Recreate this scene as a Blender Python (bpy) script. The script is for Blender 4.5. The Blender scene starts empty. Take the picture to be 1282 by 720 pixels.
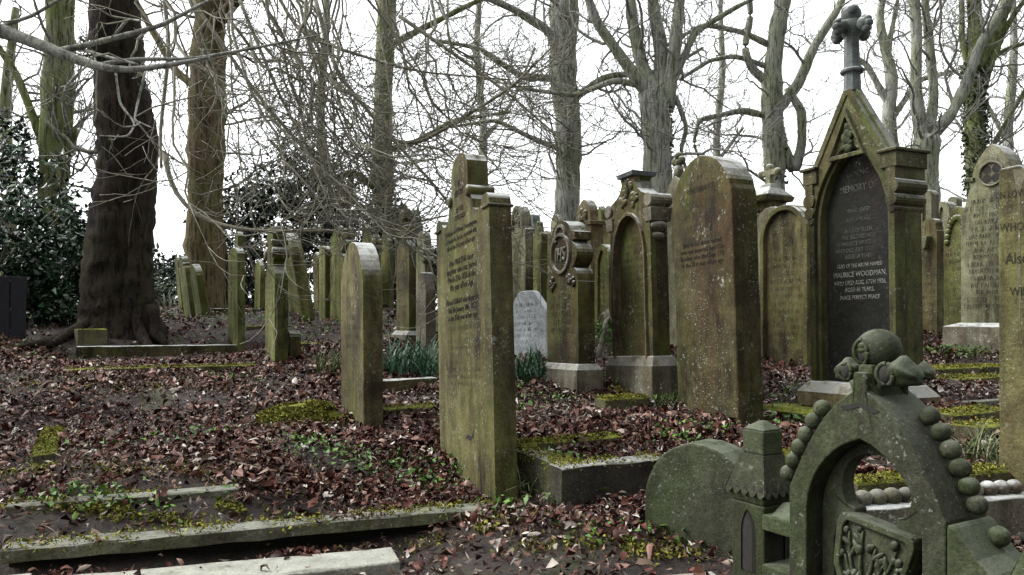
import bpy, bmesh, math, random
import numpy as np
from mathutils import Vector, Matrix, noise as mnoise
random.seed(7); rng = np.random.default_rng(11)
R = math.radians
F = 961.5; CZ = 1.1; HV = 400.0            # focal length in photo pixels, eye height, horizon row
scene = bpy.context.scene
col = scene.collection

def P(u, v, Y):
    return Vector(((u - 641) / F * Y, Y, CZ + (HV - v) / F * Y))

# ------------------------------------------------------------------ materials
class NT:
    def __init__(s, name):
        s.m = bpy.data.materials.new(name); s.m.use_nodes = True
        s.t = s.m.node_tree; s.b = s.t.nodes['Principled BSDF']
    def n(s, typ, **kw):
        nd = s.t.nodes.new(typ)
        for k, v in kw.items():
            if k in nd.inputs: nd.inputs[k].default_value = v
            else: setattr(nd, k, v)
        return nd
    def l(s, a, b): s.t.links.new(a, b)
    def ramp(s, fac, stops):
        r = s.n('ShaderNodeValToRGB'); e = r.color_ramp.elements
        while len(e) < len(stops): e.new(0.5)
        for el, (p, c) in zip(e, stops):
            el.position = p; el.color = c if len(c) == 4 else (*c, 1)
        s.l(fac, r.inputs[0]); return r.outputs[0]
    def mix(s, fac, a, b, mode='MIX'):
        m = s.n('ShaderNodeMix', data_type='RGBA', blend_type=mode)
        for i, x in ((0, fac), (6, a), (7, b)):
            if hasattr(x, 'links'): s.l(x, m.inputs[i])
            else: m.inputs[i].default_value = x if i == 0 else (*x, 1)
        return m.outputs[2]
    def math(s, op, a, b=0.0, clamp=False):
        m = s.n('ShaderNodeMath', operation=op, use_clamp=clamp)
        for i, x in ((0, a), (1, b)):
            if hasattr(x, 'links'): s.l(x, m.inputs[i])
            else: m.inputs[i].default_value = x
        return m.outputs[0]
    def noise(s, vec, scale, detail=4, rough=.55, sc=None):
        if sc:
            mp = s.n('ShaderNodeMapping'); mp.inputs['Scale'].default_value = sc
            s.l(vec, mp.inputs['Vector']); vec = mp.outputs[0]
        nz = s.n('ShaderNodeTexNoise', Scale=scale, Detail=detail, Roughness=rough)
        s.l(vec, nz.inputs['Vector']); return nz.outputs[0]
    def coords(s):
        tc = s.n('ShaderNodeTexCoord'); oi = s.n('ShaderNodeObjectInfo')
        sc = s.n('ShaderNodeVectorMath', operation='MULTIPLY_ADD')
        cb = s.n('ShaderNodeCombineXYZ')
        for i in range(3): s.l(oi.outputs['Random'], cb.inputs[i])
        s.l(cb.outputs[0], sc.inputs[0]); sc.inputs[1].default_value = (37, 23, 41)
        s.l(tc.outputs['Object'], sc.inputs[2])
        s.tc = tc; s.oi = oi
        return sc.outputs[0]
    def bump(s, h, strength, dist=.01):
        b = s.n('ShaderNodeBump', Strength=strength, Distance=dist)
        s.l(h, b.inputs['Height']); s.l(b.outputs[0], s.b.inputs['Normal'])

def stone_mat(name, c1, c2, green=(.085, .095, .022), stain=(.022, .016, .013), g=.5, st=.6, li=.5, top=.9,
              topsky=(.50, .50, .48), red=.35, moss=0.0, rough=.82):
    t = NT(name); v = t.coords()
    big = t.noise(v, 2.6, 5)
    base = t.ramp(big, [(.3, c1), (.7, c2)])
    gm = t.ramp(t.noise(v, 1.7, 6, .65, (1, 1, .55)), [(.42, (0, 0, 0)), (.62, (g, g, g))])
    c = t.mix(gm, base, green)
    patch = t.ramp(t.noise(v, 2.1, 5, .6), [(.38, (.15,) * 3), (.62, (1, 1, 1))])
    sm = t.math('MULTIPLY', patch, t.ramp(t.noise(v, 1.0, 7, .68, (7, 7, 1.25)), [(.44, (0, 0, 0)), (.62, (min(1, st * 1.2),) * 3)]))
    c = t.mix(sm, c, stain)
    bl = t.ramp(t.noise(v, 1.5, 6, .62, (1, 1, .8)), [(.50, (0, 0, 0)), (.66, (st * .7,) * 3)])
    c = t.mix(bl, c, stain)
    s2 = t.math('MULTIPLY', t.ramp(t.noise(v, 3.1, 4), [(.45, (0, 0, 0)), (.6, (1, 1, 1))]), t.ramp(t.noise(v, 1.0, 6, .65, (24, 24, 2.4)), [(.50, (0, 0, 0)), (.64, (st * .6,) * 3)]))
    c = t.mix(s2, c, stain)
    if red:
        rm = t.ramp(t.noise(v, 1.0, 4, .6, (5, 5, .8)), [(.52, (0, 0, 0)), (.68, (red, red, red))])
        c = t.mix(rm, c, (.085, .04, .022))
    fine = t.noise(v, 90, 3, .7)
    c = t.mix(1.0, c, t.ramp(fine, [(.25, (.55, .55, .55)), (.75, (1.4, 1.4, 1.4))]), 'MULTIPLY')
    mid = t.noise(v, 14, 5, .7)
    c = t.mix(1.0, c, t.ramp(mid, [(.3, (.68, .68, .66)), (.7, (1.28, 1.28, 1.25))]), 'MULTIPLY')
    if li:
        lm = t.math('MULTIPLY', t.ramp(t.noise(v, 34, 4, .6), [(.60, (0, 0, 0)), (.66, (1, 1, 1))]),
                    t.ramp(t.noise(v, 3.3, 4), [(.5, (0, 0, 0)), (.62, (li, li, li))]))
        c = t.mix(lm, c, (.42, .43, .39))
        l2 = t.math('MULTIPLY', t.ramp(t.noise(v, 75, 3, .6), [(.63, (0, 0, 0)), (.67, (1, 1, 1))]),
                    t.ramp(t.noise(v, 1.0, 4, .6, (4, 4, 1.6)), [(.5, (0, 0, 0)), (.6, (min(1, li * 1.3),) * 3)]))
        c = t.mix(l2, c, (.5, .5, .47))
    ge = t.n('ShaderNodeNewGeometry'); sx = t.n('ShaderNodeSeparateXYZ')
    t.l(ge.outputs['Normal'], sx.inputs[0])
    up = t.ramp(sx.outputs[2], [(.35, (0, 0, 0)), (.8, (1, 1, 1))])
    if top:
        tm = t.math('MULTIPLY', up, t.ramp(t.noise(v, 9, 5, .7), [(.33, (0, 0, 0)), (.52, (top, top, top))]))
        c = t.mix(tm, c, topsky)  # pale sky light painted on upward faces, patchy like lichen
    if moss:
        mm = t.math('MULTIPLY', t.ramp(sx.outputs[2], [(.1, (0, 0, 0)), (.7, (1, 1, 1))]),
                    t.ramp(t.noise(v, 5, 6, .7), [(.62 - moss * .35, (0, 0, 0)), (.72 - moss * .35, (1, 1, 1))]))
        c = t.mix(mm, c, t.ramp(t.noise(v, 40, 3), [(.3, (.06, .075, .012)), (.7, (.22, .22, .035))]))
    c = t.mix(1.0, c, (1.0, 1.02, 1.03), 'MULTIPLY')
    t.l(c, t.b.inputs['Base Color']); t.b.inputs['Roughness'].default_value = rough
    t.b.inputs['Specular IOR Level'].default_value = .12
    h = t.math('ADD', t.math('MULTIPLY', fine, .35), t.math('ADD', t.math('MULTIPLY', mid, .8), t.math('MULTIPLY', big, 1.0)))
    t.bump(h, .75, .012)
    return t.m

def flat_mat(name, c, rough=.9):
    t = NT(name); v = t.coords()
    n = t.noise(v, 25, 4, .7)
    t.l(t.mix(1.0, c, t.ramp(n, [(.3, (.45,) * 3), (.7, (1.4,) * 3)]), 'MULTIPLY'), t.b.inputs['Base Color'])
    t.b.inputs['Roughness'].default_value = rough
    return t.m

def leaf_mat(name, stops, rough=.5, spec=.35):
    t = NT(name); ge = t.n('ShaderNodeNewGeometry')
    t.l(t.ramp(ge.outputs['Random Per Island'], stops), t.b.inputs['Base Color'])
    t.b.inputs['Roughness'].default_value = rough; t.b.inputs['Specular IOR Level'].default_value = spec
    return t.m

def bark_mat(name, c1, c2, green, g=.5, dark=(.02, .016, .014), sc=1.0):
    t = NT(name); v = t.coords()
    base = t.ramp(t.noise(v, 2.5 * sc, 6, .65, (1, 1, .45)), [(.32, c1), (.68, c2)])
    gm = t.ramp(t.noise(v, 1.1 * sc, 5, .6), [(.40, (0, 0, 0)), (.6, (g, g, g))])
    c = t.mix(gm, base, green)
    fis = t.noise(v, 1.0 * sc, 6, .7, (16, 16, 2.2))
    c = t.mix(t.ramp(fis, [(.40, (.8,) * 3), (.52, (0, 0, 0))]), c, dark)
    fine = t.noise(v, 60, 3, .7)
    c = t.mix(1.0, c, t.ramp(fine, [(.3, (.6,) * 3), (.7, (1.35,) * 3)]), 'MULTIPLY')
    t.l(c, t.b.inputs['Base Color']); t.b.inputs['Roughness'].default_value = .9
    t.b.inputs['Specular IOR Level'].default_value = .08
    t.bump(t.math('ADD', fis, t.math('MULTIPLY', fine, .3)), .8, .03)
    return t.m

M = {}
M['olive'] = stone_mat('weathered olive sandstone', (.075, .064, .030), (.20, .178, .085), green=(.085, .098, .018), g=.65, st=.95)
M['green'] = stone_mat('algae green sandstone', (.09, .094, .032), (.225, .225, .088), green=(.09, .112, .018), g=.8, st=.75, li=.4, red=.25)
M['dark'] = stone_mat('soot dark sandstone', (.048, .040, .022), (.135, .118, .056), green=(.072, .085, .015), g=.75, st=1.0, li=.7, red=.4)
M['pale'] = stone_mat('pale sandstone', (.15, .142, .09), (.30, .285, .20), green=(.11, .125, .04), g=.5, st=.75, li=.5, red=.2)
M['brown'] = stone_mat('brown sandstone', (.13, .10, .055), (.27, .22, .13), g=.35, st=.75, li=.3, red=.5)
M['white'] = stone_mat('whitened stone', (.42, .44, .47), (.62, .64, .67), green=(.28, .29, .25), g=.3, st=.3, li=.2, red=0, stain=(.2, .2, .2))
M['mossy'] = stone_mat('green black gritstone', (.034, .038, .024), (.082, .088, .055), green=(.042, .062, .018), g=.6, st=.6, li=.22, top=.45, topsky=(.17, .18, .14), red=0)
M['kerb'] = stone_mat('grey kerb stone', (.085, .08, .058), (.20, .19, .145), green=(.08, .092, .02), g=.7, st=.5, li=.5, top=.35, topsky=(.36, .36, .33), red=.2)
M['slab'] = stone_mat('pale grey slab stone', (.24, .235, .20), (.34, .335, .29), green=(.2, .21, .12), g=.35, st=.2, li=.4, top=.3, topsky=(.42, .42, .38), red=0)
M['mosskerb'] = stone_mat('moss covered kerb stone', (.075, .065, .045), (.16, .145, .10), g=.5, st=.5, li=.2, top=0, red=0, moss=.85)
M['lichen'] = stone_mat('lichened plinth stone', (.10, .08, .055), (.25, .23, .19), g=.3, st=.6, li=1.0, top=.9, topsky=(.5, .5, .48), red=.4)
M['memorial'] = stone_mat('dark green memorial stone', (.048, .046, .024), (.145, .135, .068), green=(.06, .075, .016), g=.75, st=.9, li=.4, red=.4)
M['soot'] = stone_mat('soot blackened kerb stone', (.024, .02, .019), (.055, .048, .044), g=.2, st=.6, li=.2, top=.95, topsky=(.36, .35, .32), red=.2)
M['panel'] = stone_mat('blackened inscription panel and kerb undercut shade', (.010, .009, .011), (.026, .026, .026), green=(.02, .027, .013), g=.5, st=.4, li=.1, top=0, red=.2)
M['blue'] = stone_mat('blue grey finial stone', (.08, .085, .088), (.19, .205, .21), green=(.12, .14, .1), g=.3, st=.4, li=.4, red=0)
def letter_mat(name, c, lo, hi):
    t = NT(name); v = t.coords(); t.b.inputs['Base Color'].default_value = (*c, 1); t.b.inputs['Roughness'].default_value = .9
    n = t.math('MULTIPLY', t.ramp(t.noise(v, 6, 5, .7), [(.34, (lo,) * 3), (.62, (hi,) * 3)]), t.ramp(t.noise(v, 70, 3, .7), [(.3, (.45,) * 3), (.6, (1,) * 3)]))
    t.l(n, t.b.inputs['Alpha']); return t.m
M['ink'] = letter_mat('darkened letter cuts', (.02, .017, .011), .35, 1.0)
M['inkfaint'] = letter_mat('worn letter cuts', (.03, .027, .017), .1, .8)
M['lead'] = letter_mat('pale lead letters', (.28, .28, .255), .3, .95)
M['leadfaint'] = letter_mat('tarnished lead letters', (.11, .11, .10), .0, .9)
M['holeshade'] = flat_mat('painted shade of carved hollow', (.02, .018, .014))  # near black paints the shade of hollows the mesh does not cut
M['bark_dark'] = bark_mat('dark wet bark', (.014, .010, .010), (.05, .036, .031), (.04, .042, .018), .45, (.004, .003, .003))
M['bark_green'] = bark_mat('green algae bark', (.16, .17, .09), (.30, .30, .19), (.17, .21, .065), .8, (.03, .03, .018))
M['bark_brown'] = bark_mat('olive brown bark', (.12, .085, .055), (.21, .16, .10), (.13, .14, .05), .6, (.03, .022, .016))
M['bark_grey'] = bark_mat('grey beech bark', (.28, .29, .25), (.48, .48, .43), (.24, .28, .12), .6, (.06, .06, .05))  # bark lightened so its colour carries the sky glare behind the trees
M['twig'] = flat_mat('grey brown twig bark', (.25, .245, .215))  # sky glare on the twigs put into a lighter colour
M['twig_dark'] = flat_mat('olive twig bark', (.19, .18, .135))  # lightened for sky glare as well
M['bough'] = bark_mat('pale grey bough bark', (.28, .28, .26), (.42, .42, .39), (.2, .22, .12), .3, (.08, .08, .07))
M['laurel'] = leaf_mat('laurel leaves', [(0, (.006, .014, .008)), (.4, (.014, .036, .016)), (.8, (.03, .075, .028)), (1, (.07, .13, .06))], .22, .5)
M['evergreen'] = leaf_mat('dark evergreen leaves', [(0, (.006, .010, .007)), (.5, (.014, .028, .014)), (1, (.035, .06, .03))], .35)
M['ivy'] = leaf_mat('ivy leaves', [(0, (.012, .022, .007)), (.6, (.035, .06, .016)), (1, (.075, .11, .03))], .4)
M['daff'] = leaf_mat('daffodil leaves', [(0, (.03, .085, .045)), (.6, (.06, .15, .07)), (1, (.14, .24, .15))], .35)
M['weed'] = leaf_mat('weed leaves', [(0, (.03, .075, .010)), (.5, (.07, .15, .022)), (1, (.14, .25, .045))], .5)
M['mosstuft'] = leaf_mat('moss tufts', [(0, (.05, .055, .008)), (.5, (.14, .145, .018)), (1, (.3, .28, .045))], .9)
M['grass'] = leaf_mat('grass blades', [(0, (.04, .06, .015)), (.6, (.10, .14, .04)), (1, (.28, .27, .16))], .6)
M['litter'] = leaf_mat('fallen leaves', [(0, (.014, .007, .006)), (.28, (.042, .014, .011)), (.5, (.088, .028, .019)), (.66, (.138, .048, .032)),
                                         (.74, (.07, .05, .03)), (.84, (.18, .085, .06)), (.93, (.29, .18, .14)), (.975, (.44, .37, .31)), (1.0, (.62, .57, .51))], .5, .22)  # palest stops paint the sky glinting on wet leaves
M['bleached'] = leaf_mat('bleached leaves', [(0, (.10, .06, .05)), (.35, (.24, .17, .14)), (.7, (.42, .36, .32)), (1, (.62, .58, .54))], .4)
M['shred'] = leaf_mat('leaf shreds', [(0, (.03, .018, .013)), (.5, (.10, .06, .042)), (.8, (.24, .17, .13)), (1, (.5, .45, .4))], .6)
M['stick'] = flat_mat('dead stick wood', (.24, .19, .14))
M['fence'] = flat_mat('dark fence boards', (.012, .012, .018))

def ground_mat():
    t = NT('leaf mould soil'); v = t.coords()
    c = t.ramp(t.noise(v, 5, 7, .7), [(.3, (.014, .010, .009)), (.55, (.036, .024, .019)), (.75, (.065, .05, .04))])
    c = t.mix(t.ramp(t.noise(v, 1.3, 6, .7), [(.52, (0, 0, 0)), (.64, (.8,) * 3)]), c,
              t.ramp(t.noise(v, 60, 3, .7), [(.35, (.02, .026, .008)), (.7, (.075, .085, .02))]))
    crumb = t.noise(v, 45, 5, .75)
    c = t.mix(1.0, c, t.ramp(crumb, [(.3, (.4,) * 3), (.7, (1.7,) * 3)]), 'MULTIPLY')
    t.l(c, t.b.inputs['Base Color']); t.b.inputs['Roughness'].default_value = .85
    t.bump(crumb, 1.0, .03)
    return t.m
M['ground'] = ground_mat()

# ------------------------------------------------------------------ mesh helpers
def obj(name, bm, mat, parent=None, bevel=0.0, smooth=False, seg=2):
    me = bpy.data.meshes.new(name)
    if isinstance(bm, bmesh.types.BMesh):
        bmesh.ops.recalc_face_normals(bm, faces=bm.faces[:]); bm.to_mesh(me); bm.free()
    else:
        vs, fs = bm; me.from_pydata(vs, [], fs)
    me.materials.append(M[mat] if isinstance(mat, str) else mat)
    o = bpy.data.objects.new(name, me); col.objects.link(o)
    if parent: o.parent = parent
    if smooth: me.polygons.foreach_set('use_smooth', [True] * len(me.polygons))
    if bevel:
        b = o.modifiers.new('edge wear', 'BEVEL'); b.width = bevel; b.segments = seg
        b.limit_method = 'ANGLE'; b.angle_limit = R(35); b.harden_normals = False
    return o

def pieces(name, bm, mat, parent=None, bevel=0.0, smooth=False, gap=.004):
    """like obj(), but pieces that do not touch become parts of their own"""
    bm.verts.ensure_lookup_table(); bm.verts.index_update(); comp = [-1] * len(bm.verts); comps = []
    for v in bm.verts:
        if comp[v.index] >= 0: continue
        st_, ids = [v], []; comp[v.index] = len(comps)
        while st_:
            q = st_.pop(); ids.append(q.index)
            for e in q.link_edges:
                w_ = e.other_vert(q)
                if comp[w_.index] < 0: comp[w_.index] = len(comps); st_.append(w_)
        comps.append(ids)
    bb = []
    for ids in comps:
        A = np.array([bm.verts[i].co for i in ids]); bb.append([A.min(0) - gap, A.max(0) + gap])
    g = list(range(len(comps)))
    def find(i):
        while g[i] != i: i = g[i]
        return i
    for i in range(len(comps)):
        for j in range(i):
            if (bb[i][0] <= bb[j][1]).all() and (bb[j][0] <= bb[i][1]).all(): g[find(i)] = find(j)
    outs = []
    for r_ in sorted({find(i) for i in range(len(comps))}):
        b2 = bm.copy(); b2.verts.ensure_lookup_table(); b2.verts.index_update()
        bmesh.ops.delete(b2, geom=[v for v in b2.verts if find(comp[v.index]) != r_], context='VERTS')
        outs.append(obj(name, b2, mat, parent, bevel, smooth))
    bm.free(); return outs

def tag(o, label, cat, group=None, kind=None):
    if label: o['label'] = label
    if cat: o['category'] = cat
    if group: o['group'] = group
    if kind: o['kind'] = kind
    return o

def thing(name, label, cat, loc, rz=0.0, group=None, roll=0.0, pitch=0.0):
    o = bpy.data.objects.new(name, None); col.objects.link(o); o.empty_display_size = .1
    m = Matrix.Rotation(rz, 4, 'Z') @ Matrix.Rotation(-R(roll), 4, 'Y') @ Matrix.Rotation(R(pitch), 4, 'X')
    o.matrix_world = Matrix.Translation(loc) @ m
    return tag(o, label, cat, group)

def prism(bm, pts, y0, y1):
    a = [bm.verts.new((x, y0, z)) for x, z in pts]; b = [bm.verts.new((x, y1, z)) for x, z in pts]
    n = len(pts); bm.faces.new(a); bm.faces.new(b[::-1])
    for i in range(n): bm.faces.new((a[i], b[i], b[(i + 1) % n], a[(i + 1) % n]))

def resample(pts, n):
    p = np.array(pts, float); d = np.r_[0, np.cumsum(np.hypot(*np.diff(p, axis=0).T))]
    s = np.linspace(0, d[-1], n)
    return list(zip(np.interp(s, d, p[:, 0]), np.interp(s, d, p[:, 1])))

def ring(bm, outer, inner, y0, y1, closed=False):
    """band between two outlines with the same number of points"""
    n = len(outer)
    V = [[bm.verts.new((p[0], y, p[1])) for p in L] for L in (outer, inner) for y in (y0, y1)]
    o0, o1, i0, i1 = V
    for k in range(n if closed else n - 1):
        j = (k + 1) % n
        bm.faces.new((o0[k], o0[j], i0[j], i0[k])); bm.faces.new((o1[k], i1[k], i1[j], o1[j]))
        bm.faces.new((o0[k], o1[k], o1[j], o0[j])); bm.faces.new((i0[k], i0[j], i1[j], i1[k]))
    if not closed:
        for k in (0, n - 1): bm.faces.new((o0[k], i0[k], i1[k], o1[k]))

def box(bm, c, s, rot=None):
    m = Matrix.Translation(c) @ (rot.to_4x4() if rot else Matrix.Identity(4)) @ Matrix.Diagonal((*s, 1))
    return bmesh.ops.create_cube(bm, size=1, matrix=m)['verts']

def taper_box(bm, z0, z1, x0, y0a, y0b, x1, y1a, y1b, cx=0):
    a = [bm.verts.new(p) for p in ((cx - x0, y0a, z0), (cx + x0, y0a, z0), (cx + x0, y0b, z0), (cx - x0, y0b, z0))]
    b = [bm.verts.new(p) for p in ((cx - x1, y1a, z1), (cx + x1, y1a, z1), (cx + x1, y1b, z1), (cx - x1, y1b, z1))]
    bm.faces.new(a[::-1]); bm.faces.new(b)
    for i in range(4): bm.faces.new((a[i], a[(i + 1) % 4], b[(i + 1) % 4], b[i]))

def ball(bm, c, r, sc=(1, 1, 1), seg=12, rot=None):
    m = Matrix.Translation(c) @ (rot.to_4x4() if rot else Matrix.Identity(4)) @ Matrix.Diagonal((*sc, 1))
    return bmesh.ops.create_uvsphere(bm, u_segments=seg, v_segments=max(6, seg * 2 // 3), radius=r, matrix=m)['verts']

def roll_bar(bm, c, r, length, axis='Y', seg=14):
    rot = Matrix.Rotation(R(90), 4, 'X') if axis == 'Y' else (Matrix.Rotation(R(90), 4, 'Y') if axis == 'X' else Matrix.Identity(4))
    bmesh.ops.create_cone(bm, cap_ends=True, segments=seg, radius1=r, radius2=r, depth=length, matrix=Matrix.Translation(c) @ rot)

class Tubes:
    def __init__(s): s.v = []; s.f = []
    def add(s, pts, rad, k=4, jit=0.0):
        p = np.asarray(pts, float); r = np.broadcast_to(np.asarray(rad, float), (len(p),))
        t = np.gradient(p, axis=0); t /= np.linalg.norm(t, axis=1, keepdims=True) + 1e-9
        up = np.array([0, 0, 1.0]) if abs(t[0][2]) < .8 else np.array([1.0, 0, 0])
        a = np.cross(t, up); a /= np.linalg.norm(a, axis=1, keepdims=True) + 1e-9
        b = np.cross(t, a); ang = np.arange(k) * 2 * math.pi / k
        rr = r[:, None] * (1 + jit * rng.standard_normal((len(p), k))) if jit else np.repeat(r[:, None], k, 1)
        ringv = p[:, None] + rr[..., None] * (np.cos(ang)[None, :, None] * a[:, None] + np.sin(ang)[None, :, None] * b[:, None])
        o = len(s.v); s.v.extend(map(tuple, ringv.reshape(-1, 3)))
        for i in range(len(p) - 1):
            q = o + i * k
            for j in range(k):
                j2 = (j + 1) % k
                s.f.append((q + j, q + j2, q + k + j2, q + k + j))
        e = o + (len(p) - 1) * k
        s.f.append(tuple(range(e, e + k))); s.f.append(tuple(range(o + k - 1, o - 1, -1)))
    def build(s, name, mat, parent=None): return obj(name, (s.v, s.f), mat, parent, smooth=True)

def leaves(name, C, size, mat, parent=None, nrm=None, tilt=.6, aspect=.5, curl=.25):
    """many separate leaf blades in one mesh: C centres (N,3)"""
    C = np.asarray(C, float); N = len(C)
    size = np.broadcast_to(size, (N,))[:, None] * rng.uniform(.65, 1.35, (N, 1))
    if nrm is None: nrm = np.array([0, 0, 1.0])
    n = np.broadcast_to(nrm, (N, 3)) + tilt * rng.standard_normal((N, 3)); n /= np.linalg.norm(n, axis=1, keepdims=True)
    a = np.cross(n, rng.standard_normal((N, 3))); a /= np.linalg.norm(a, axis=1, keepdims=True)
    b = np.cross(n, a); asp = aspect * rng.uniform(.6, 1.2, (N, 1))
    c1, c2, c3 = (curl * rng.standard_normal((N, 1)) for _ in range(3))
    base = C - a * size * .5 + n * size * c1
    tip = C + a * size * .5 + n * size * c2
    ml = C - b * size * asp * .5 + n * size * (c3 + .15 * rng.standard_normal((N, 1)))
    mr = C + b * size * asp * .5 + n * size * (c3 + .15 * rng.standard_normal((N, 1)))
    V = np.stack([base, ml, C, mr, tip], 1).reshape(-1, 3)
    T = np.array([[0, 2, 1], [0, 3, 2], [1, 2, 4], [2, 3, 4]])
    faces = (np.arange(N)[:, None, None] * 5 + T[None]).reshape(-1, 3)
    return tri_obj(name, V, faces, mat, parent)

def round_leaves(name, C, size, mat, parent=None, tilt=.6, aspect=.55, curl=.25):
    """fuller leaf blades: pointed at both ends, bent along the midrib, edges rolled"""
    C = np.asarray(C, float); N = len(C)
    size = np.broadcast_to(size, (N,))[:, None] * np.clip(rng.lognormal(-.14, .48, (N, 1)), .3, 2.3)
    n = np.array([0, 0, 1.0]) + tilt * rng.standard_normal((N, 3)); n /= np.linalg.norm(n, axis=1, keepdims=True)
    a = np.cross(n, rng.standard_normal((N, 3))); a /= np.linalg.norm(a, axis=1, keepdims=True); b = np.cross(n, a)
    asp = aspect * rng.uniform(.55, 1.2, (N, 1)); k = curl * rng.standard_normal((N, 1)); rl = curl * 1.1 * rng.standard_normal((N, 1)); tw = .3 * rng.standard_normal((N, 1))
    P_ = lambda u, v: C + size * (a * (u + .04 * rng.standard_normal((N, 1))) + b * asp * v + n * (k * (u * u * 4 - .5) + rl * v * v * 1.6 + tw * u * v))
    V = np.stack([P_(-.5, 0), P_(-.2, -.42), P_(-.22, 0), P_(-.2, .42), P_(.18, -.45), P_(.2, 0), P_(.18, .45), P_(.5, 0)], 1).reshape(-1, 3)
    T = np.array([[0, 2, 1], [0, 3, 2], [1, 2, 4], [2, 5, 4], [2, 3, 5], [3, 6, 5], [4, 5, 7], [5, 6, 7]])
    return tri_obj(name, V, (np.arange(N)[:, None, None] * 8 + T[None]).reshape(-1, 3), mat, parent)

def tri_obj(name, V, faces, mat, parent=None):
    me = bpy.data.meshes.new(name)
    me.vertices.add(len(V)); me.vertices.foreach_set('co', V.astype(np.float32).ravel())
    me.loops.add(faces.size); me.loops.foreach_set('vertex_index', faces.astype(np.int32).ravel())
    me.polygons.add(len(faces)); me.polygons.foreach_set('loop_start', np.arange(0, faces.size, 3, dtype=np.int32))
    me.polygons.foreach_set('loop_total', np.full(len(faces), 3, np.int32))
    me.update(calc_edges=True); me.validate()
    me.materials.append(M[mat]); o = bpy.data.objects.new(name, me); col.objects.link(o)
    if parent: o.parent = parent
    return o

def blades(name, roots, length, width, mat, parent=None, lean=.5):
    """arching strap leaves (daffodil, grass)"""
    Vs, Fs = [], []
    for (x, y, z) in roots:
        L = length * random.uniform(.6, 1.25); a = random.uniform(0, 2 * math.pi); d = Vector((math.cos(a), math.sin(a), 0))
        s = Vector((-d.y, d.x, 0)); k = lean * random.uniform(.4, 1.6); o = len(Vs); ns = 5
        for i in range(ns):
            t = i / (ns - 1); p = Vector((x, y, z)) + d * (L * k * t * t) + Vector((0, 0, L * (t - .42 * k * t * t)))
            w = width * (1 - .85 * t) * .5
            Vs.append(p - s * w); Vs.append(p + s * w)
        for i in range(ns - 1):
            q = o + 2 * i; Fs += [(q, q + 1, q + 3), (q, q + 3, q + 2)]
    return tri_obj(name, np.array([tuple(v) for v in Vs]), np.array(Fs), mat, parent)

# ------------------------------------------------------------------ lettering
def text(body, size, mat, parent, loc, ext=.0012, name='inscription', sx=1.0, spacing=1.0, line=1.0):
    cu = bpy.data.curves.new(name, 'FONT'); cu.body = body; cu.size = size; cu.align_x = 'CENTER'; cu.align_y = 'TOP'
    cu.extrude = ext; cu.space_character = spacing; cu.space_line = line; cu.resolution_u = 2
    t = bpy.data.objects.new('t', cu); col.objects.link(t)
    me = bpy.data.meshes.new_from_object(t.evaluated_get(bpy.context.evaluated_depsgraph_get()))
    bpy.data.objects.remove(t); bpy.data.curves.remove(cu)
    me.name = name; me.materials.clear(); me.materials.append(M[mat])
    me.transform(Matrix.Translation(loc) @ Matrix.Rotation(R(90), 4, 'X') @ Matrix.Diagonal((sx, 1, 1, 1)))
    o = bpy.data.objects.new(name, me); col.objects.link(o); o.parent = parent
    return o

def worn(parent, w, ztop, n, step, y=-.0015, h=None, mat='inkfaint', cx=0, seed=0):
    """rows of worn, no longer readable letter cuts"""
    rr = random.Random(seed + n); bm = bmesh.new(); h = h or step * .55
    def bar(x0, z0, x1, z1, t):
        d = Vector((x1 - x0, 0, z1 - z0)); 
        if d.length < 1e-6: return
        s = Vector((-d.z, 0, d.x)).normalized() * t / 2
        a, b = Vector((x0, y, z0)), Vector((x1, y, z1))
        bm.faces.new([bm.verts.new(p) for p in (a - s, b - s, b + s, a + s)])
    for i in range(n):
        z = ztop - i * step; L = w * rr.uniform(.55, .98); x = cx - L / 2; k = 0; word = rr.randint(2, 8)
        while x < cx + L / 2 - h * .4:
            if k >= word: x += h * .55; k = 0; word = rr.randint(2, 9); continue
            lw = h * rr.uniform(.42, .7); t = h * .15; q = rr.random()
            if rr.random() > .06:
                if q < .7: bar(x, z, x, z - h * rr.uniform(.8, 1), t)
                if q < .3: bar(x + lw * .8, z, x + lw * .8, z - h, t)
                if q > .6: bar(x, z - h, x + lw * .4, z, t); bar(x + lw * .4, z, x + lw * .8, z - h, t)
                if rr.random() < .6: bar(x, z - h * rr.choice((.04, .5, .96)), x + lw * .8, z - h * rr.choice((.04, .5, .96)), t * .8)
            x += lw + h * .14; k += 1
    return obj('inscription', bm, mat, parent)

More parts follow.
